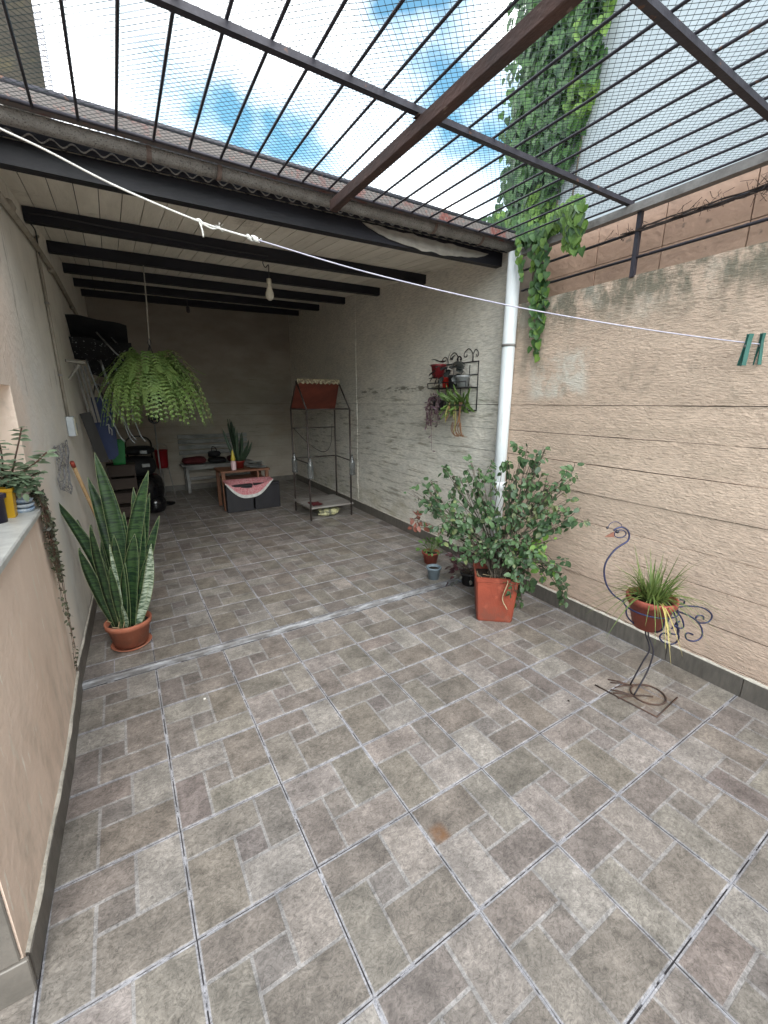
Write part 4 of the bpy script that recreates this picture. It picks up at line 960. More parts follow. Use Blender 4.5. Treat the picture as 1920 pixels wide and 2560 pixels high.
def scroll(yc, w, h, s): return [rw(yc-s*w*.5,1.98,.006),rw(yc-s*w*.42,1.98+h*.6,.006),rw(yc-s*w*.1,1.98+h,.006),rw(yc+s*w*.25,1.98+h*.75,.006),rw(yc+s*w*.28,1.98+h*.45,.006),rw(yc+s*w*.08,1.98+h*.4,.006),rw(yc+s*w*.05,1.98+h*.58,.006)]
for yc, w, h, s_ in ((2.82,.12,.07,1),(2.68,.16,.10,1),(2.58,.08,.06,-1),(2.47,.17,.115,1),(2.35,.10,.10,-1),(2.60,.08,.06,1)): rwire('scroll', scroll(yc,w,h,s_), .0045, 24, True)
def rpot(y, d, z, r0, r1, h, m, name, label, cat='pot'):
    c = Vector(rw(y,z,d)); t = thing(name, c, label, cat); pot(t, c, r0, r1, h, m, 'pot', .018, 24); return t, c
dred = mat('deep_red_plastic', (0.22,0.02,0.025), .4, scale=5)
tA, cA = rpot(2.80,.10,1.845,.058,.075,.13,dred,'red_pot','dark red plastic pot standing high at the left end of the iron rack')
b = MB(); b.tube([rw(2.87,1.845,.16),rw(2.73,1.845,.16)],.004,5); b.tube([rw(2.87,1.845,.04),rw(2.73,1.845,.04)],.004,5); b.build('pot_support', blk, tA)
tB, cB = rpot(2.655,.10,1.752,.040,.055,.10,mat('bright_red_plastic', (.55,.03,.02), .35, scale=5),'scarlet_pot','small scarlet plastic pot low in the upper shelf of the iron rack')
tC, cC = rpot(2.56,.09,1.752,.045,.06,.11,mat('dark_plastic', (.03,.03,.032), .5),'dark_leaf_plant','dark drooping leafed plant in a black pot on the upper rack shelf','potted plant')
dkl = mat('near_black_leaf', (.035,.038,.035), .4, col2=(.015,.017,.018), scale=9, objrand=.3); DL = leaf_mesh('leaf_d','ovate',dkl); sp_ = []
for i in range(46):
    d = rdir(.2); p = cC+Vector((-.03,.05,.16))+Vector((d.x*.09-.02,d.y*.14,d.z*.09)); p.x = min(p.x,2.80+.035*p.y-.02); sp_.append((DL,p,rquat((-.5,U(-.4,.4),1),d+Vector((0,0,-.5))),U(.06,.10)))
leaves(tC, sp_)
tD, cD = rpot(2.43,.09,1.752,.052,.062,.10,mat('glass_grey', (.30,.31,.32), .15, scale=8),'grey_glass_pot','translucent grey jar-like pot at the right of the upper rack shelf')
tE, cE = rpot(2.80,.09,1.542,.05,.065,.09,mat('dark_plastic', (.03,.03,.032), .5),'purple_trailing_plant','purple-brown trailing plant hanging from the left of the lower rack shelf','potted plant')
pu = mat('purple_leaf', (.11,.055,.075), .5, col2=(.06,.03,.045), scale=12, objrand=.2); PUL = leaf_mesh('leaf_p','lance',pu); sp_ = []; b = MB()
for k in range(16):
    L_ = (.42 if k == 0 else U(.08,.2)); a = U(-1,1); P = bez([cE+Vector((0,0,.09)),cE+Vector((-.05,a*.08,.12)),cE+Vector((-.07+.02*U(-1,1),a*.10,-L_*.4+.05)),cE+Vector((-.06,a*.11+(.0 if k == 0 else U(-.04,.06)),-L_))],14); b.tube(P,.0028,4)
    for p in P[3:]: sp_.append((PUL,p+rdir()*.006,rquat(rdir(),rdir(-.5)),U(.03,.05)))
b.build('stems', mat('purple_stem', (.13,.08,.08), .6), tE); leaves(tE, sp_)
tF, cF = rpot(2.50,.09,1.542,.055,.07,.09,mat('pale_green_pot', (.20,.30,.12), .5, scale=6),'flat_cactus','bright green flat-stemmed cactus with yellow drooping stems on the lower rack shelf','potted plant')
cg = mat('cactus_green', (.16,.25,.06), .45, col2=(.08,.15,.04), scale=10, objrand=.2, trans=.15); cy = mat('cactus_yellow', (.42,.40,.14), .5, col2=(.33,.28,.12), scale=9, objrand=.1, trans=.1); cbn = mat('cactus_brown', (.25,.13,.07), .6, scale=9)
for k in range(46):
    a = U(-1.3,1.9); L_ = U(.09,.20); p0 = cF+Vector((U(-.04,.03),U(-.16,.10),.06)); fwd = Vector((U(-.7,-.1),-a*.55,U(-.9,.9)))
    sword(tF, p0, p0+fwd.normalized()*L_, U(.02,.036), cg, U(-.02,.02), (-1,0,.3), 0, 'stem', False, 6)
for k in range(7):
    p0 = cF+Vector((-.06,U(-.16,.07),.07)); L_ = U(.16,.30)
    o = sword(tF, p0, p0+Vector((U(-.04,.0),U(-.03,.03),-L_)), U(.016,.024), cy if k % 2 else cbn, U(-.03,.03), (-1,0,0), 0, 'drooping_stem', False, 8)
b = MB()
for k in range(7):
    p0 = cF+Vector((-.05,U(-.18,.10),-.12)); b.tube(bez([p0,p0+Vector((0,U(-.03,.03),-.07)),p0+Vector((-.01,-.05,-.12)),p0+Vector((-.01,-.11,-.10-U(0,.03)))],12),.004,4)
b.build('dry_stems', cbn, tF)

# window sill plants
t = thing('yellow_pot', (-.463,1.705,1.117), 'square yellow pot on the white window sill', 'pot'); c = Vector((-.463,1.705,1.117))
b = MB(); hw = .032; b.loft([[c+Vector((x*k,y*k,z)) for x, y in ((-1,-1),(1,-1),(1,1),(-1,1))] for k, z in ((.027,0),(.034,.115),(.037,.117),(.037,.13),(.031,.13),(.031,.12))], True, True); b.build('pot', mat('yellow_plastic', (.62,.36,.015), .4, col2=(.52,.29,.015), scale=8), t)
b = MB(); b.box(tuple(c+Vector((-.031,-.031,.118))), tuple(c+Vector((.031,.031,.1205)))); b.build('soil', soil, t)
JD = thing('jade_plant', (-.47,1.80,1.117), 'grey-green fleshy leaved plant on the window sill beside the yellow pot', 'potted plant')
pot(JD, Vector((-.50,1.82,1.117)), .05,.065,.10, terra, 'pot', .018, 24)
jm = mat('fleshy_leaf', (.26,.34,.22), .4, col2=(.15,.22,.14), scale=14, objrand=.22, trans=.15); JL = leaf_mesh('leaf_j','ovate',jm); sp_ = []; b = MB()
ends = [(-.357,1.72,1.50),(-.288,1.72,1.39),(-.44,1.70,1.45),(-.40,1.70,1.36),(-.36,1.74,1.33),(-.47,1.66,1.42),(-.33,1.76,1.30),(-.42,1.74,1.30),(-.39,1.72,1.27),(-.45,1.7,1.34),(-.48,1.62,1.35),(-.37,1.70,1.25),(-.43,1.66,1.28),(-.35,1.70,1.28),(-.46,1.75,1.26)]
for e in ends:
    P = bez([(-.49,1.81,1.21),(-.47+U(-.02,.03),1.77,1.25),Vector(e)*.7+Vector((-.45,1.77,1.24))*.3,e],14); b.tube(P,.0035,5)
    for j in range(4,len(P)):
        for s_ in (-1,1):
            d = rdir(.1); d = (RV*s_*.8+MV*U(-.6,.4)+Vector((0,0,U(-.1,.35)))).normalized(); sp_.append((JL,P[j],rquat((U(-.3,.3),U(-.6,0),1),d),U(.032,.055)))
for i in range(70):
    p = Vector((-.42+U(-.09,.08),1.74+U(-.06,.06),1.225+U(-.02,.035))); sp_.append((JL,p,rquat((U(-.4,.4),U(-.6,0),1),rdir(-.1)),U(.03,.05)))
b.build('stems', mat('brown_stem', (.12,.07,.05), .7), JD); leaves(JD, sp_)
t = thing('blue_shell_dish', (-.432,1.80,1.117), 'small blue and grey ceramic dish stacked on the window sill by the trailing plant', 'dish'); c = Vector((-.425,1.80,1.117))
bl = mat('blue_ceramic', (.26,.36,.50), .3, col2=(.50,.56,.62), scale=30, lo=.45, hi=.55)
for k, (r, z) in enumerate(((.045,0),(.042,.02),(.036,.042))):
    b = MB(); b.lathe([(.005,0),(r*.8,0),(r,.016),(r-.004,.018),(r*.7,.006),(.005,.006)], c+Vector((.004*k,0,z)), 20); b.build('bowl', bl, t)
t = thing('dark_purple_pot', (-.50,1.60,1.117), 'dark purple pot at the left end of the window sill', 'pot'); pot(t, Vector((-.485,1.615,1.117)), .034,.042,.12, mat('purple_plastic', (.03,.025,.05), .4), 'pot', .018, 24)
TR = thing('trailing_plant', (-.40,1.86,1.117), 'thin trailing plant with tiny dark leaves hanging down from the sill corner', 'potted plant')
pot(TR, Vector((-.43,1.865,1.117)), .022,.03,.05, mat('dark_plastic', (.03,.03,.032), .5), 'pot', .012, 20)
trm = mat('tiny_leaf', (.085,.10,.055), .5, col2=(.05,.045,.035), scale=15, objrand=.3); TL_ = leaf_mesh('leaf_t','ovate',trm); sp_ = []; b = MB()
for k in range(36):
    L_ = [.92,.86,.80,.62,.55][k] if k < 5 else U(.10,.42); y0 = 1.87+U(-.06,.06); yo = U(-.02,.12)
    P = bez([(-.42,1.865,1.16),(-.365,y0,1.17),(-.360+U(0,.012),y0+yo*.3,1.10-L_*.4),(-.365+U(0,.015),y0+yo*.8,1.10-L_*.75),(-.368+U(0,.012),y0+yo,1.10-L_)],int(16+40*L_)); b.tube(P,.0012,3)
    for p in P[3:]:
        if rnd.random() < (.85 if p.z > .75 else .6): sp_.append((TL_,p+rdir()*.004,rquat((1,U(-1,1),U(-.2,1)),rdir(-.2)),U(.014,.027)))
b.build('stems', mat('brown_stem', (.12,.07,.05), .7), TR); leaves(TR, sp_)

# mesh bag, broom, boards on the left wall
MBG = MB()
def mb(u, v): return Vector(lw(2.56+(.62-.25*v)*u+.05*math.sin(v*6)+.03*mn.noise((u*4,v*4,7)), 1.34-(.30-.10*abs(u-.4))*v-.05*u*v+.02*mn.noise((u*4,v*5,3)), .014+.022*math.sin(u*3.1)*(.4+v)+.012*mn.noise((u*5,v*5,1))))
for i in range(30):
    u = i/29; MBG.tube([mb(min(1,max(0,u+.08*math.sin(v*.9+i))),v/14) for v in range(15)], .0012, 3)
for i in range(30):
    v = i/29; MBG.tube([mb(u/14,min(1,max(0,v+.05*math.sin(u*.8+i)))) for u in range(15)], .0012, 3)
tag(MBG.build('mesh_bag', mat('grey_mesh', (.26,.26,.27), .8, col2=(.17,.17,.18), scale=40, trans=.2), None, lw(2.8,1.2,.01)), 'limp grey mesh bag hanging on the left wall above the snake plant', 'mesh bag')
t = thing('broom', lw(3.9,FZ,.06), 'wooden broom handle with a red end leaning on the left wall', 'broom')
b = MB(); b.tube([lw(3.12,1.16,.03), lw(3.95,.16,.12)], .013, 8); b.build('handle', mat('pale_wood', (.50,.33,.17), .6, scale=20, stretch=(1,1,.3)), t)
b = MB(); b.tube([lw(3.10,1.185,.028), lw(3.13,1.148,.031)], .0145, 8); b.build('hang_cap', mat('red_cap', (.35,.06,.04), .5), t)
b = MB(); b.box((lwx(3.95)+.03,3.90,.10), (lwx(3.95)+.30,4.02,.17), None, .01); b.build('brush_block', iron, t)
b = MB(); b.loft([[(lwx(3.95)+.03,3.91,.10),(lwx(3.95)+.30,3.91,.10),(lwx(3.95)+.30,4.01,.10),(lwx(3.95)+.03,4.01,.10)],[(lwx(3.95)+.01,3.89,FZ),(lwx(3.95)+.32,3.89,FZ),(lwx(3.95)+.32,4.03,FZ),(lwx(3.95)+.01,4.03,FZ)]], True, True); b.build('bristles', mat('bristle', (.05,.05,.05), .9, scale=60), t)
def plank(name, quad, th_, m, label, cat):
    q = [Vector(p) for p in quad]; n_ = (q[1]-q[0]).cross(q[3]-q[0]).normalized()*th_
    b = MB(); b.loft([q,[p+n_ for p in q]], True, True); o = b.build(name, m, None, q[3]); return tag(o, label, cat)
plank('dark_board', [(-.30,4.28,1.50),(-.215,4.30,1.52),(-.125,4.34,1.03),(-.215,4.31,1.03)], .02, mat('black_board', (.022,.02,.019), .6, scale=6), 'flat black board hung slanting on the left wall below the folding chairs', 'board')
t = thing('blue_cool_bag', (-.12,5.05,1.0), 'flat dark blue bag with white squiggles hanging behind the folding chair', 'bag')
bb = MB(); bb.loft([[Vector(p) for p in ((-.235,4.98,z),(-.235+w,4.98,z),(-.235+w,5.10,z),(-.235,5.10,z))] for z, w in ((.98,.14),(1.03,.19),(1.45,.20),(1.60,.19),(1.66,.16))], True, True); bb.build('bag_body', mat('navy_nylon', (.008,.022,.10), .5, scale=6, bump=.2, bscale=30), t)
b = MB(); b.tube(bez([(-.12,4.976,1.36),(-.095,4.976,1.37),(-.10,4.976,1.33),(-.10,4.976,1.27)],10),.006,4); b.tube(bez([(-.10,4.976,1.34),(-.075,4.976,1.31),(-.08,4.976,1.25)],8),.006,4); b.build('white_print', mat('white_print', (.5,.5,.52), .6), t)
b = MB(); b.tube(bez([(-.20,4.99,1.65),(-.15,4.99,1.80),(-.10,4.99,1.65)],10),.008,5); b.build('strap', MATS['dark_cable'], t)
# two folding beach chairs hung on a bracket
t = thing('wall_bracket', lw(4.0,1.95,0), 'pale angled bracket on the left wall carrying the folded chairs', 'bracket')
b = MB(); b.beam(lw(4.02,1.955,.0), lw(4.10,1.945,.13), .035,.022); b.beam(lw(4.06,1.80,.0), lw(4.09,1.93,.09), .02,.015); b.build('arm', mat('pale_paint', (.34,.32,.28), .6), t)
alu = mat('aluminium_tube', (.36,.37,.38), .4, metal=.8, scale=9); bfab = mat('black_fabric', (.014,.014,.017), .7, col2=(.008,.008,.01), scale=20, bump=.3, bscale=60); bdot = mat('dotted_fabric', (.014,.014,.017), .7, speck=(.30,.30,.30), speck_scale=46, speck_pos=.635, scale=30)
def fchair(o, label, dx):
    o = Vector(o); t = thing('folding_chair', o, label, 'folding chair', 'folded chairs hung on the left wall')
    def q(x, y, z): return o+Vector((x,y,z))
    b = MB(); rings = []
    for i in range(9):
        u = i/8; rings.append([q(-.17+.50*u, .0+.05*k, (.42-.06*u*u if dx == 0 else .27-.22*u)-.23*k/5*(1-.1*u)+.008*math.sin(u*9+k)) for k in range(6)])
    b.loft(rings, False, False, None, True); b.build('backrest_fabric', bfab, t)
    b = MB(); rings = []
    for i in range(9):
        u = i/8; rings.append([q(-.17+.52*u, -.01+.04*k, (.22 if dx == 0 else .09)-.14*u*(1 if dx else .2)-.18*k/5+.012*math.sin(u*7+k*2)) for k in range(6)])
    b.loft(rings, False, False, None, True); b.build('seat_fabric', bdot, t)
    for x0, x1, z1 in ((-.06,.14,-.80),(.06,.23,-.82)):
        b = MB(); b.tube(bez([q(x0,-.02,.02),q(x0+.05,-.02,-.25),q(x1-.04,-.02,-.66),q(x1-.01,-.02,z1+.05),q(x1+.025,-.02,z1)],16), .0075, 7); b.build('leg', alu, t)
    b = MB(); b.tube([q(.06,-.02,.28),q(.19,-.02,.10),q(.31,-.02,-.02)], .008, 6); b.build('arm_rail', alu, t)
    b = MB(); b.tube([q(-.01,-.02,-.22),q(.12,-.02,-.22)], .008, 6); b.build('cross_tube', alu, t)
    return t
fchair((-.13,4.62,2.0), 'folded black fabric beach chair hung nearest on the left wall, metal legs down', 0)
fchair((-.02,4.80,2.0), 'second folded black dotted beach chair hung just behind the first', .1)
wsl = mat('grey_wood', (.34,.32,.30), .7, scale=14, stretch=(1,1,.2))
t = thing('folded_deck_frame', (-.25,4.75,1.4), 'folded grey slatted frame hanging flat against the left wall below the bracket', 'frame')
for k in range(3):
    b = MB(); b.beam((-.285+.035*k,4.60+.05*k,1.96),(-.235+.032*k,4.74+.05*k,1.40),.022,.012); b.build('slat', wsl, t)
# green bucket, black machine, red bucket, fan
t = thing('green_dustpan', (-.05,5.5,.88), 'bright green plastic box standing on the clutter by the left wall', 'plastic box')
b = MB(); b.loft([[Vector(p) for p in ((-.14+e,5.42+e,z),(.03-e,5.42+e,z),(.03-e,5.6-e,z),(-.14+e,5.6-e,z))] for z, e in ((.86,.025),(.88,.02),(1.14,.0),(1.15,-.004),(1.16,-.004),(1.16,.004),(1.10,.006))], True, True); b.build('box', mat('green_box', (.01,.20,.045), .4, scale=5), t)
t = thing('clutter_crate', (-.05,5.5,FZ), 'dark brown crate under the green box by the left wall', 'crate')
for z in (FZ,.20,.38,.56,.72):
    for yy in (5.38,5.62):
        b = MB(); b.box((-.19,yy,z+.002), (.10,yy+.02,z+.13)); b.build('slat', mat('dark_crate', (.05,.035,.028), .8, scale=12, stretch=(.3,1,1)), t)
for xx in (-.19,.08):
    b = MB(); b.box((xx,5.402,FZ), (xx+.02,5.618,.845)); b.build('side', MATS['dark_crate'], t)
b = MB(); b.box((-.20,5.37,.846), (.11,5.65,.858)); b.build('top', MATS['dark_crate'], t)
gloss = mat('gloss_black', (.006,.006,.008), .18, scale=4, spec=.6)
t = thing('covered_mower', (.20,6.2,FZ), 'bulky glossy black garden machine with rounded hood by the left wall', 'garden machine')
def egg(cx, cy, z0, z1, rx, ry, m_, name, sh=2.6):
    b = MB(); rings = []
    for i in range(11):
        u = i/10; k = (1-abs(2*u-1)**sh)**(1/sh)*.999+.001; z = z0+(z1-z0)*u
        rings.append([(cx+rx*k*math.cos(a), cy+ry*k*math.sin(a), z) for a in [2*math.pi*j/20 for j in range(20)]])
    b.loft(rings, True, True, None, True); return b.build(name, m_, t)
egg(.16,6.35,FZ+.10,.62,.30,.34,gloss,'body',3); egg(.14,6.40,.56,.86,.25,.28,bfab,'hood',3); egg(.20,6.42,.86,1.0,.20,.2,bfab,'lid',2.4); egg(.30,6.18,FZ+.002,.30,.15,.16,gloss,'front_fender',2.6)
for x, z, w in ((.20,.90,.09),(.20,.72,.10)):
    b = MB(); b.box((x,6.085 if z < .8 else 6.17,z), (x+w,6.10 if z < .8 else 6.18,z+.05), None, .004); b.build('grey_plate', mat('dull_silver', (.20,.20,.20), .4, metal=.5), t)
for x in (-.08,.40):
    b = MB(); b.tube([(x-.03,6.40,.15),(x+.03,6.40,.15)], .12, 20); b.build('wheel', mat('tyre_rubber', (.012,.012,.012), .8), t)
b = MB(); b.tube(bez([(.05,6.5,.8),(.05,6.6,1.05),(.20,6.62,1.12),(.36,6.6,1.05),(.36,6.5,.8)],20),.011,6); b.build('handle', gloss, t)
t = thing('red_bucket', (.53,7.2,.54), 'deep red bucket on a thin metal stand by the back wall', 'bucket')
b = MB(); b.lathe([(.01,0),(.075,0),(.088,.05),(.10,.28),(.105,.285),(.105,.30),(.096,.30),(.08,.04),(.01,.03)], (.53,7.2,.545), 24); b.build('bucket', mat('red_bucket', (.25,.006,.012), .4, scale=5), t)
b = MB(); b.tube(bez([(.43,7.2,.83),(.45,7.15,.92),(.53,7.14,.95),(.61,7.15,.92),(.63,7.2,.83)],16),.004,5); b.build('bail', galv, t)
t = thing('bucket_stand', (.53,7.2,FZ), 'spindly grey metal stand under the red bucket', 'stand')
for k in range(3):
    a = k*2.1-.5; b = MB(); b.tube([(.53+.09*math.cos(a),7.2+.09*math.sin(a),.54),(.53+.16*math.cos(a),7.2+.16*math.sin(a),FZ)],.007,6); b.build('leg', galv, t)
b = MB(); b.tube([(.53+.09*math.cos(a),7.2+.09*math.sin(a),.538) for a in [i*2*math.pi/16 for i in range(17)]],.006,6); b.build('ring', galv, t)
t = thing('pedestal_fan', (.45,6.6,FZ), 'small dark pedestal fan half hidden below the fern', 'fan')
b = MB(); b.lathe([(.01,0),(.15,0),(.15,.02),(.03,.05),(.01,.05)], (.46,6.72,FZ), 20); b.build('base', gloss, t)
b = MB(); b.tube([(.46,6.72,FZ+.05),(.46,6.72,1.32)], .012, 8); b.build('pole', galv, t)
b = MB(); b.tube([(.46+.07*math.cos(a),6.66,1.38+.075*math.sin(a)) for a in [i*2*math.pi/20 for i in range(21)]],.014,6)
for k in range(8): a = k*math.pi/4; b.tube([(.46,6.65,1.38),(.46+.07*math.cos(a),6.655,1.38+.075*math.sin(a))],.003,4)
b.build('cage', gloss, t)
b = MB(); b.tube([(.46,6.665,1.38),(.46,6.78,1.38)], .045, 12); b.build('motor', gloss, t)
for k in range(3):
    a = k*2.094; d = Vector((math.cos(a),0,math.sin(a))); e = Vector((-math.sin(a),0,math.cos(a))); c = Vector((.46,6.66,1.38)); b = MB(); b.add([c,c+d*.03-e*.015,c+d*.06-e*.02+Vector((0,.012,0)),c+d*.06+e*.02,c+d*.03+e*.012],[(0,1,2,3,4)]); b.build('blade', bfab, t)

# ------------------------------------------------------------------ bench, table, boxes at the back
wp = mat('worn_white_wood', (.30,.295,.285), .7, col2=(.15,.145,.14), scale=9, stretch=(.4,1,1), bump=.2, bscale=40)
BE = thing('white_bench', (1.45,7.5,FZ), 'worn white slatted wooden bench against the back wall', 'bench')
for z in (.68,.78,.88,.97):
    b = MB(); b.box((.86,7.735,z), (2.08,7.755,z+.07), None, .003); b.build('back_slat', wp, BE)
for y in (7.40,7.52,7.64):
    b = MB(); b.box((.84,y,.50), (2.10,y+.10,.525), None, .003); b.build('seat_slat', wp, BE)
for x in (.90,1.98):
    b = MB(); b.box((x,7.42,FZ), (x+.05,7.47,.498), None, .003); b.build('leg', wp, BE)
    b = MB(); b.loft([[(x,7.70,FZ),(x+.05,7.70,FZ),(x+.05,7.75,FZ),(x,7.75,FZ)],[(x,7.69,.66),(x+.05,7.69,.66),(x+.05,7.733,.66),(x,7.733,.66)]], True, True); b.build('leg', wp, BE)
    b = MB(); b.box((x+.051,7.471,.18), (x+.07,7.699,.23)); b.build('stretcher', wp, BE)
b = MB(); b.box((.96,7.43,.26), (1.97,7.455,.31), None, .003); b.build('front_rail', wp, BE)
b = MB(); b.box((.90,7.43,.44), (2.03,7.45,.498)); b.build('apron', wp, BE)
def cushion(name, x0, x1, m_, label, th_=.09):
    b = MB(); rings = []
    for i in range(13):
        u = i/12; x = x0+(x1-x0)*u; k = (1-abs(2*u-1)**4)**.25*.98+.02
        rings.append([(x, 7.56+.17*k*math.cos(a), .527+th_/2*(1+k*math.sin(a)*(1-.2*mn.noise((x*5,a,1))))) for a in [2*math.pi*j/14 for j in range(14)]])
    b.loft(rings, True, True, None, True); tag(b.build(name, m_, None, ((x0+x1)/2,7.56,.53)), label, 'cushion', 'cushions on the bench')
cushion('seat_cushion', .86, 1.28, mat('dark_red_cloth', (.10,.012,.016), .85, scale=12, bump=.3, bscale=50), 'dark red cushion at the left end of the white bench', .13)
cushion('seat_cushion', 1.30, 1.62, bfab, 'black cushion in the middle of the white bench', .10)
cushion('seat_cushion', 1.64, 1.98, mat('wine_cloth', (.07,.014,.018), .85, scale=12), 'wine coloured cushion at the right end of the white bench', .12)
t = thing('black_bag', (1.4,7.55,.63), 'small black bag lump on the middle bench cushion', 'bag')
b = MB(); rings = []
for i in range(9):
    u = i/8; k = (1-abs(2*u-1)**3)**(1/3)+.01; rings.append([(1.42+.11*k*math.cos(a)*(1+.2*mn.noise((a,u*3,2))), 7.56+.08*k*math.sin(a), .630+.12*u) for a in [2*math.pi*j/12 for j in range(12)]])
b.loft(rings, True, True, None, True); b.build('bag_body', bfab, t)
b = MB(); b.tube(bez([(1.38,7.56,.74),(1.40,7.56,.82),(1.45,7.56,.80),(1.47,7.56,.74)],12),.008,5); b.build('strap', bfab, t)
wd = mat('brown_wood', (.20,.085,.045), .5, col2=(.13,.055,.03), scale=8, stretch=(.35,1,1), bump=.15, bscale=40)
TB = thing('coffee_table', (1.52,5.95,FZ), 'low brown wooden table with a shallow shelf behind two black boxes', 'table')
for k in range(4):
    b = MB(); b.box((1.165,5.72+.125*k,.60), (1.895,5.72+.125*k+.122,.628), None, .003); b.build('top_board', wd, TB)
for x in (1.18,1.825):
    for y in (5.735,6.15):
        b = MB(); b.box((x,y,FZ), (x+.05,y+.05,.598), None, .003); b.build('leg', wd, TB)
b = MB(); b.box((1.232,5.74,.47), (1.822,6.19,.488)); b.build('shelf', wd, TB)
b = MB(); b.box((1.70,5.742,.489), (1.725,6.18,.598)); b.build('divider', wd, TB)
def blackbox(x0, x1, y0, label):
    t = thing('storage_box', ((x0+x1)/2,y0+.18,FZ), label, 'box', 'black boxes before the table')
    b = MB(); b.box((x0,y0,FZ), (x1,y0+.11,.40), None, .008); b.build('box_body', mat('black_leatherette', (.016,.015,.019), .45, scale=9, bump=.15, bscale=120), t)
    b = MB(); b.box((x0-.004,y0-.004,.401), (x1+.004,y0+.114,.435), None, .008); b.build('lid', MATS['black_leatherette'], t)
blackbox(1.19, 1.575, 5.58, 'black square box on the left under the pink cloth')
blackbox(1.60, 1.99, 5.60, 'black square box on the right, clear of the pink cloth edge')
b = MB(); rings = []                                    # half-round cloth hanging over the table's front
NX = 29
for i in range(NX):
    u = i/(NX-1); x = 1.185+.70*u; prof = max(0.03, (1-abs(2*u-1)**2.3))
    dz = .27*prof*(1-.18*u)
    z_top = .492
    col_ = [(x,5.78,z_top),(x,5.735,z_top+.002)]
    for k in range(1,9): v = k/8; col_.append((x, 5.73-.165*min(1,v*2.2)+.010*math.sin(u*16)*v, z_top-.004-dz*v if v > .0 else z_top))
    rings.append(col_)
b.loft(rings, False, False, None, True)
clm = mat('watermelon_cloth', (.55,.16,.19), .85, col2=(.62,.34,.35), scale=40, speck=(.12,.02,.03), speck_scale=70, speck_pos=.62, trans=.1)
CT = thing('watermelon_cloth', (1.5,5.6,.45), 'half-round pink cloth with white rim draped from the table over the boxes', 'cloth')
b.build('cloth', clm, CT)
b2 = MB(); ed = []
for i in range(NX):
    u = i/(NX-1); r_ = rings[i]; a, c = Vector(r_[-2]), Vector(r_[-1]); ed.append([c+Vector((0,-.003,.035 if .06 < u < .94 else .008)), c+Vector((0,-.004,0)), c+Vector((0,-.003,-.012))])
b2.loft(ed, False, False, None, True); b2.build('white_rim', mat('white_cloth', (.62,.61,.59), .85, scale=20), CT)
t = thing('small_snake_plant', (1.50,5.98,.629), 'dark snake plant in a red pot standing on the brown table', 'potted plant')
pot(t, Vector((1.50,5.98,.629)), .06,.078,.11, mat('red_plastic', (.20,.02,.015), .45, scale=5), 'pot', .02, 24)
sdm = mat('dark_sword_leaf', (.035,.06,.03), .45, col2=(.015,.03,.018), scale=26, stretch=(.6,.6,3), objrand=.2)
for i in range(20):
    s1 = U(-.20,.22); z1 = .629+.74-abs(s1-(-.1))*1.2*U(.8,1.3); p0 = Vector((1.50,5.98,.72))+RV*s1*.2+MV*U(-.04,.04)
    sword(t, p0, Vector((1.50,5.98,max(.85,z1)))+RV*s1+MV*U(-.08,.08), U(.03,.045), sdm, U(-.02,.02), -MV+RV*U(-.6,.6), U(-.4,.4), 'leaf', False, 8)
t = thing('squeeze_bottle', (1.375,5.80,.629), 'pink squeeze bottle with a yellow nozzle on the brown table', 'bottle')
b = MB(); b.lathe([(.005,0),(.036,0),(.038,.01),(.038,.12),(.026,.145),(.012,.15)], (1.375,5.80,.629), 20); b.build('bottle_body', mat('pale_pink_plastic', (.62,.44,.45), .35, scale=5), t)
b = MB(); b.lathe([(.030,.14),(.031,.17),(.026,.20),(.012,.275),(.004,.30)], (1.375,5.80,.629), 16); b.build('nozzle', mat('yellow_nozzle', (.60,.47,.06), .4, scale=5), t)
t = thing('papers', (1.75,5.95,.629), 'loose crumpled grey papers spread on the right of the brown table', 'papers')
for k in range(5):
    b = MB(); c = Vector((1.74+U(-.04,.05),5.93+U(-.06,.06),.632+.012*k)); a = U(-.6,.6); rings = []
    for i in range(7):
        rings.append([c+Vector(((u*math.cos(a)-v*math.sin(a)),(u*math.sin(a)+v*math.cos(a)),.0+.018*k*.5+.02*abs(mn.noise((u*8,v*8,k)))+(.05*max(0,u-.05) if k > 2 else 0))) for v in [(-.09+.18*j/6) for j in range(7)] for u in [(-.12+.24*i/6)]])
    b.loft(rings, False); b.build('sheet', mat('newsprint', (.42,.43,.42), .8, col2=(.22,.22,.22), scale=30), t)

# ------------------------------------------------------------------ house-shaped metal stand
stl = mat('brown_steel', (.075,.06,.055), .5, col2=(.045,.035,.032), scale=12, metal=.3)
ST = thing('display_stand', (2.42,4.85,FZ), 'house-shaped tubular metal stand with a tilted red-brown roof panel', 'stand')
xa, xb, ya_, yb2 = 2.08, 2.70, 4.57, 5.22
def sp3(x, y, z): return Vector((x,y,z))
lc = {'nl':(xa,ya_),'nr':(xb,ya_),'fl':(xa+.02,yb2),'fr':(xb+.08,yb2)}
for k, (x, y) in lc.items():
    b = MB(); b.tube([(x,y,FZ),(x,y,1.52)], .013, 8); b.build('leg', stl, ST)
def rail(a, c, z, nm='rail', r=.009):
    b = MB(); b.tube([(*lc[a],z),(*lc[c],z)], r, 7); return b.build(nm, stl, ST)
for z in (1.52,.82):
    for a, c in (('nl','nr'),('nl','fl'),('nr','fr'),('fl','fr')):
        if z == .82 and (a, c) == ('nl','nr'): continue
        rail(a, c, z)
rail('fl','fr',1.25); 
apx = [((lc[a][0]+lc[c][0])/2*0+ (lc[a][0]), (lc[a][1]+lc[c][1])/2, 1.88) for a, c in (('nl','fl'),('nr','fr'))]
for (a, c), ap in zip((('nl','fl'),('nr','fr')), apx):
    for q in (a, c):
        b = MB(); b.tube([(*lc[q],1.52),ap], .011, 7); b.build('rafter', stl, ST)
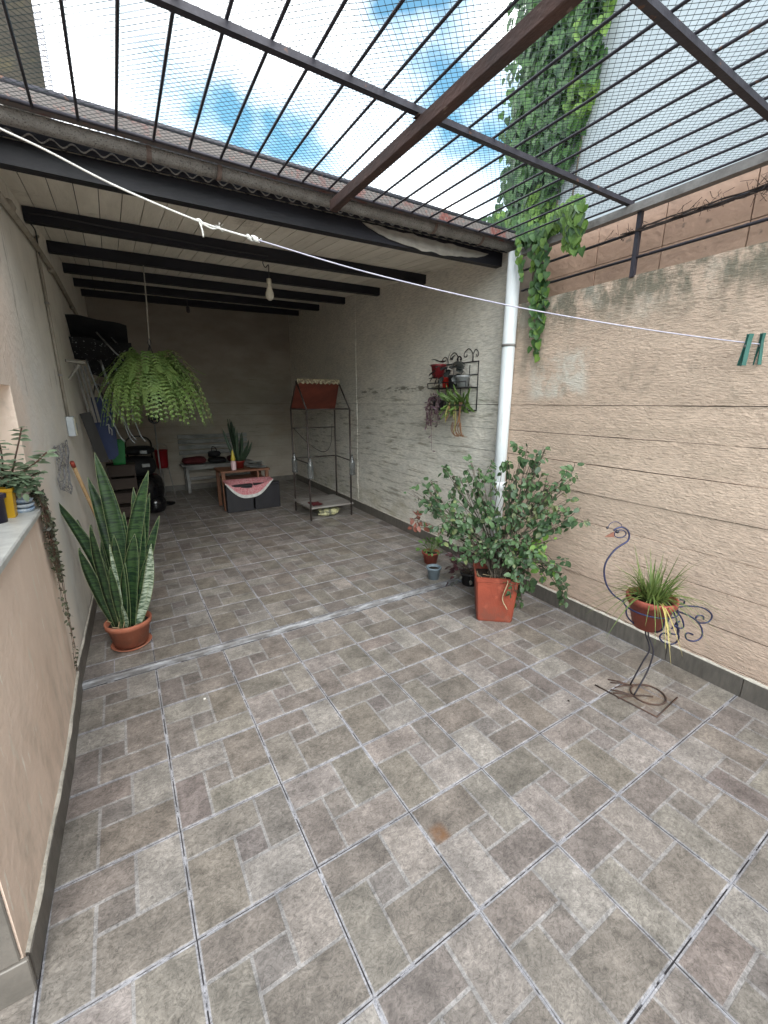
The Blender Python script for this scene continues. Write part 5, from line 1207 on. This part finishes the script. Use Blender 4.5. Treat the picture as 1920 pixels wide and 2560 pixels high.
b = MB(); b.tube(apx, .011, 7); b.build('ridge', stl, ST)
pnl = mat('mahogany_panel', (.15,.032,.018), .5, col2=(.09,.02,.012), scale=6)
A0, A1 = Vector(apx[0]), Vector(apx[1]); B0, B1 = Vector((*lc['fl'],1.53)), Vector((*lc['fr'],1.53)); nn = (A1-A0).cross(B0-A0).normalized()*.008
b = MB(); b.loft([[A0-nn*2,A1-nn*2,B1-nn*2,B0-nn*2],[A0-nn*3.2,A1-nn*3.2,B1-nn*3.2,B0-nn*3.2]], True, True); b.build('roof_panel', pnl, ST)
b = MB(); rings = []
for i in range(33):
    u = i/32; p = A0.lerp(A1,u)+Vector((0,-.02,.02)); w = .045+.012*math.sin(i*1.9)
    rings.append([p+Vector((0,.03,.02)),p+Vector((0,-.01,.012)),p+Vector((0,-.022,-w))])
b.loft(rings, False); b.build('lace_trim', mat('cream_lace', (.42,.36,.25), .9, col2=(.16,.12,.08), scale=34, lo=.45, hi=.55), ST)
for k in range(3):
    b = MB(); x0 = 2.08+.0; b.box((x0-.01,4.56+.225*k,.19), (xb+.03,4.56+.225*k+.22,.215), None, .003); b.build('shelf_board', mat('grey_board', (.25,.24,.225), .7, col2=(.17,.15,.14), scale=9, stretch=(.4,1,1)), ST)
b = MB(); b.tube(bez([(2.12,5.20,1.25),(2.25,5.0,1.05),(2.45,4.95,.92),(2.62,5.05,1.0),(2.70,5.15,1.30)],20),.005,5); b.build('slack_cable', stl, ST)
clear = mat('clear_plastic', (.30,.31,.31), .12, col2=(.2,.21,.21), scale=8, spec=.6)
n_, l_ = nodes_of(clear); n_['Principled BSDF'].inputs['Transmission Weight'].default_value = .75
for k, lab in (('nl','clear plastic bottle upturned on the nearest post of the metal stand'),('fl','clear plastic bottle upturned on the far left post of the metal stand'),('nr','clear plastic bottle upturned on the right front post of the metal stand')):
    x, y = lc[k]; t = thing('plastic_bottle', (x,y-.04,.66), lab, 'bottle', 'bottles on the stand posts')
    b = MB(); b.lathe([(.018,.0),(.040,.004),(.042,.03),(.040,.10),(.042,.16),(.036,.21),(.016,.255),(.013,.285),(.005,.287)], (x-.005,y-.058,.62), 20); b.build('bottle_body', clear, t)
    b = MB(); b.tube([(x-.005,y-.058,.70),(x,y-.012,.70)], .004, 5); b.build('tie', stl, t)
t = thing('cloth_bundle', (2.4,4.75,FZ), 'crumpled pale yellow bundle lying under the shelf of the metal stand', 'bundle')
b = MB(); rings = []
for i in range(9):
    u = i/8; k = (1-abs(2*u-1)**3)**(1/3)+.02; rings.append([(2.42+.16*k*math.cos(a)*(1+.35*mn.noise((a*1.3,u*3,2))), 4.75+.13*k*math.sin(a), FZ+.002+.12*u) for a in [2*math.pi*j/18 for j in range(18)]])
b.loft(rings, True, True); b.build('bundle', mat('yellowish_plastic', (.45,.43,.24), .5, col2=(.10,.10,.07), scale=14, lo=.42, hi=.55), t)
t = thing('red_rag', (2.2,4.72,.216), 'small dark red rag on the shelf of the metal stand', 'rag')
b = MB(); rings = [[(2.14+.16*u/6,4.62+.22*v/6,.219+.03*abs(mn.noise((u*.7,v*.6,3)))) for v in range(7)] for u in range(7)]; b.loft(rings, False); b.build('rag', mat('dark_red_cloth', (.10,.012,.016), .85), t)

# ------------------------------------------------------------------ small marks on the floor
b = MB(); b.lathe([(.001,.0),(.009,.001),(.007,.005),(.001,.006)], (.21,1.55,.001), 10); tag(b.build('pale_pebble', mat('pebble', (.6,.58,.53), .8), None, (.21,1.55,0)), 'tiny pale pebble on the tiles near the left wall', 'pebble')
b = MB(); b.lathe([(.001,.0),(.006,.001),(.005,.005),(.001,.006)], (1.93,.47,.001), 10); tag(b.build('dark_pebble', soil, None, (1.93,.47,0)), 'tiny dark speck of grit on the tiles left of the wire bird', 'pebble')
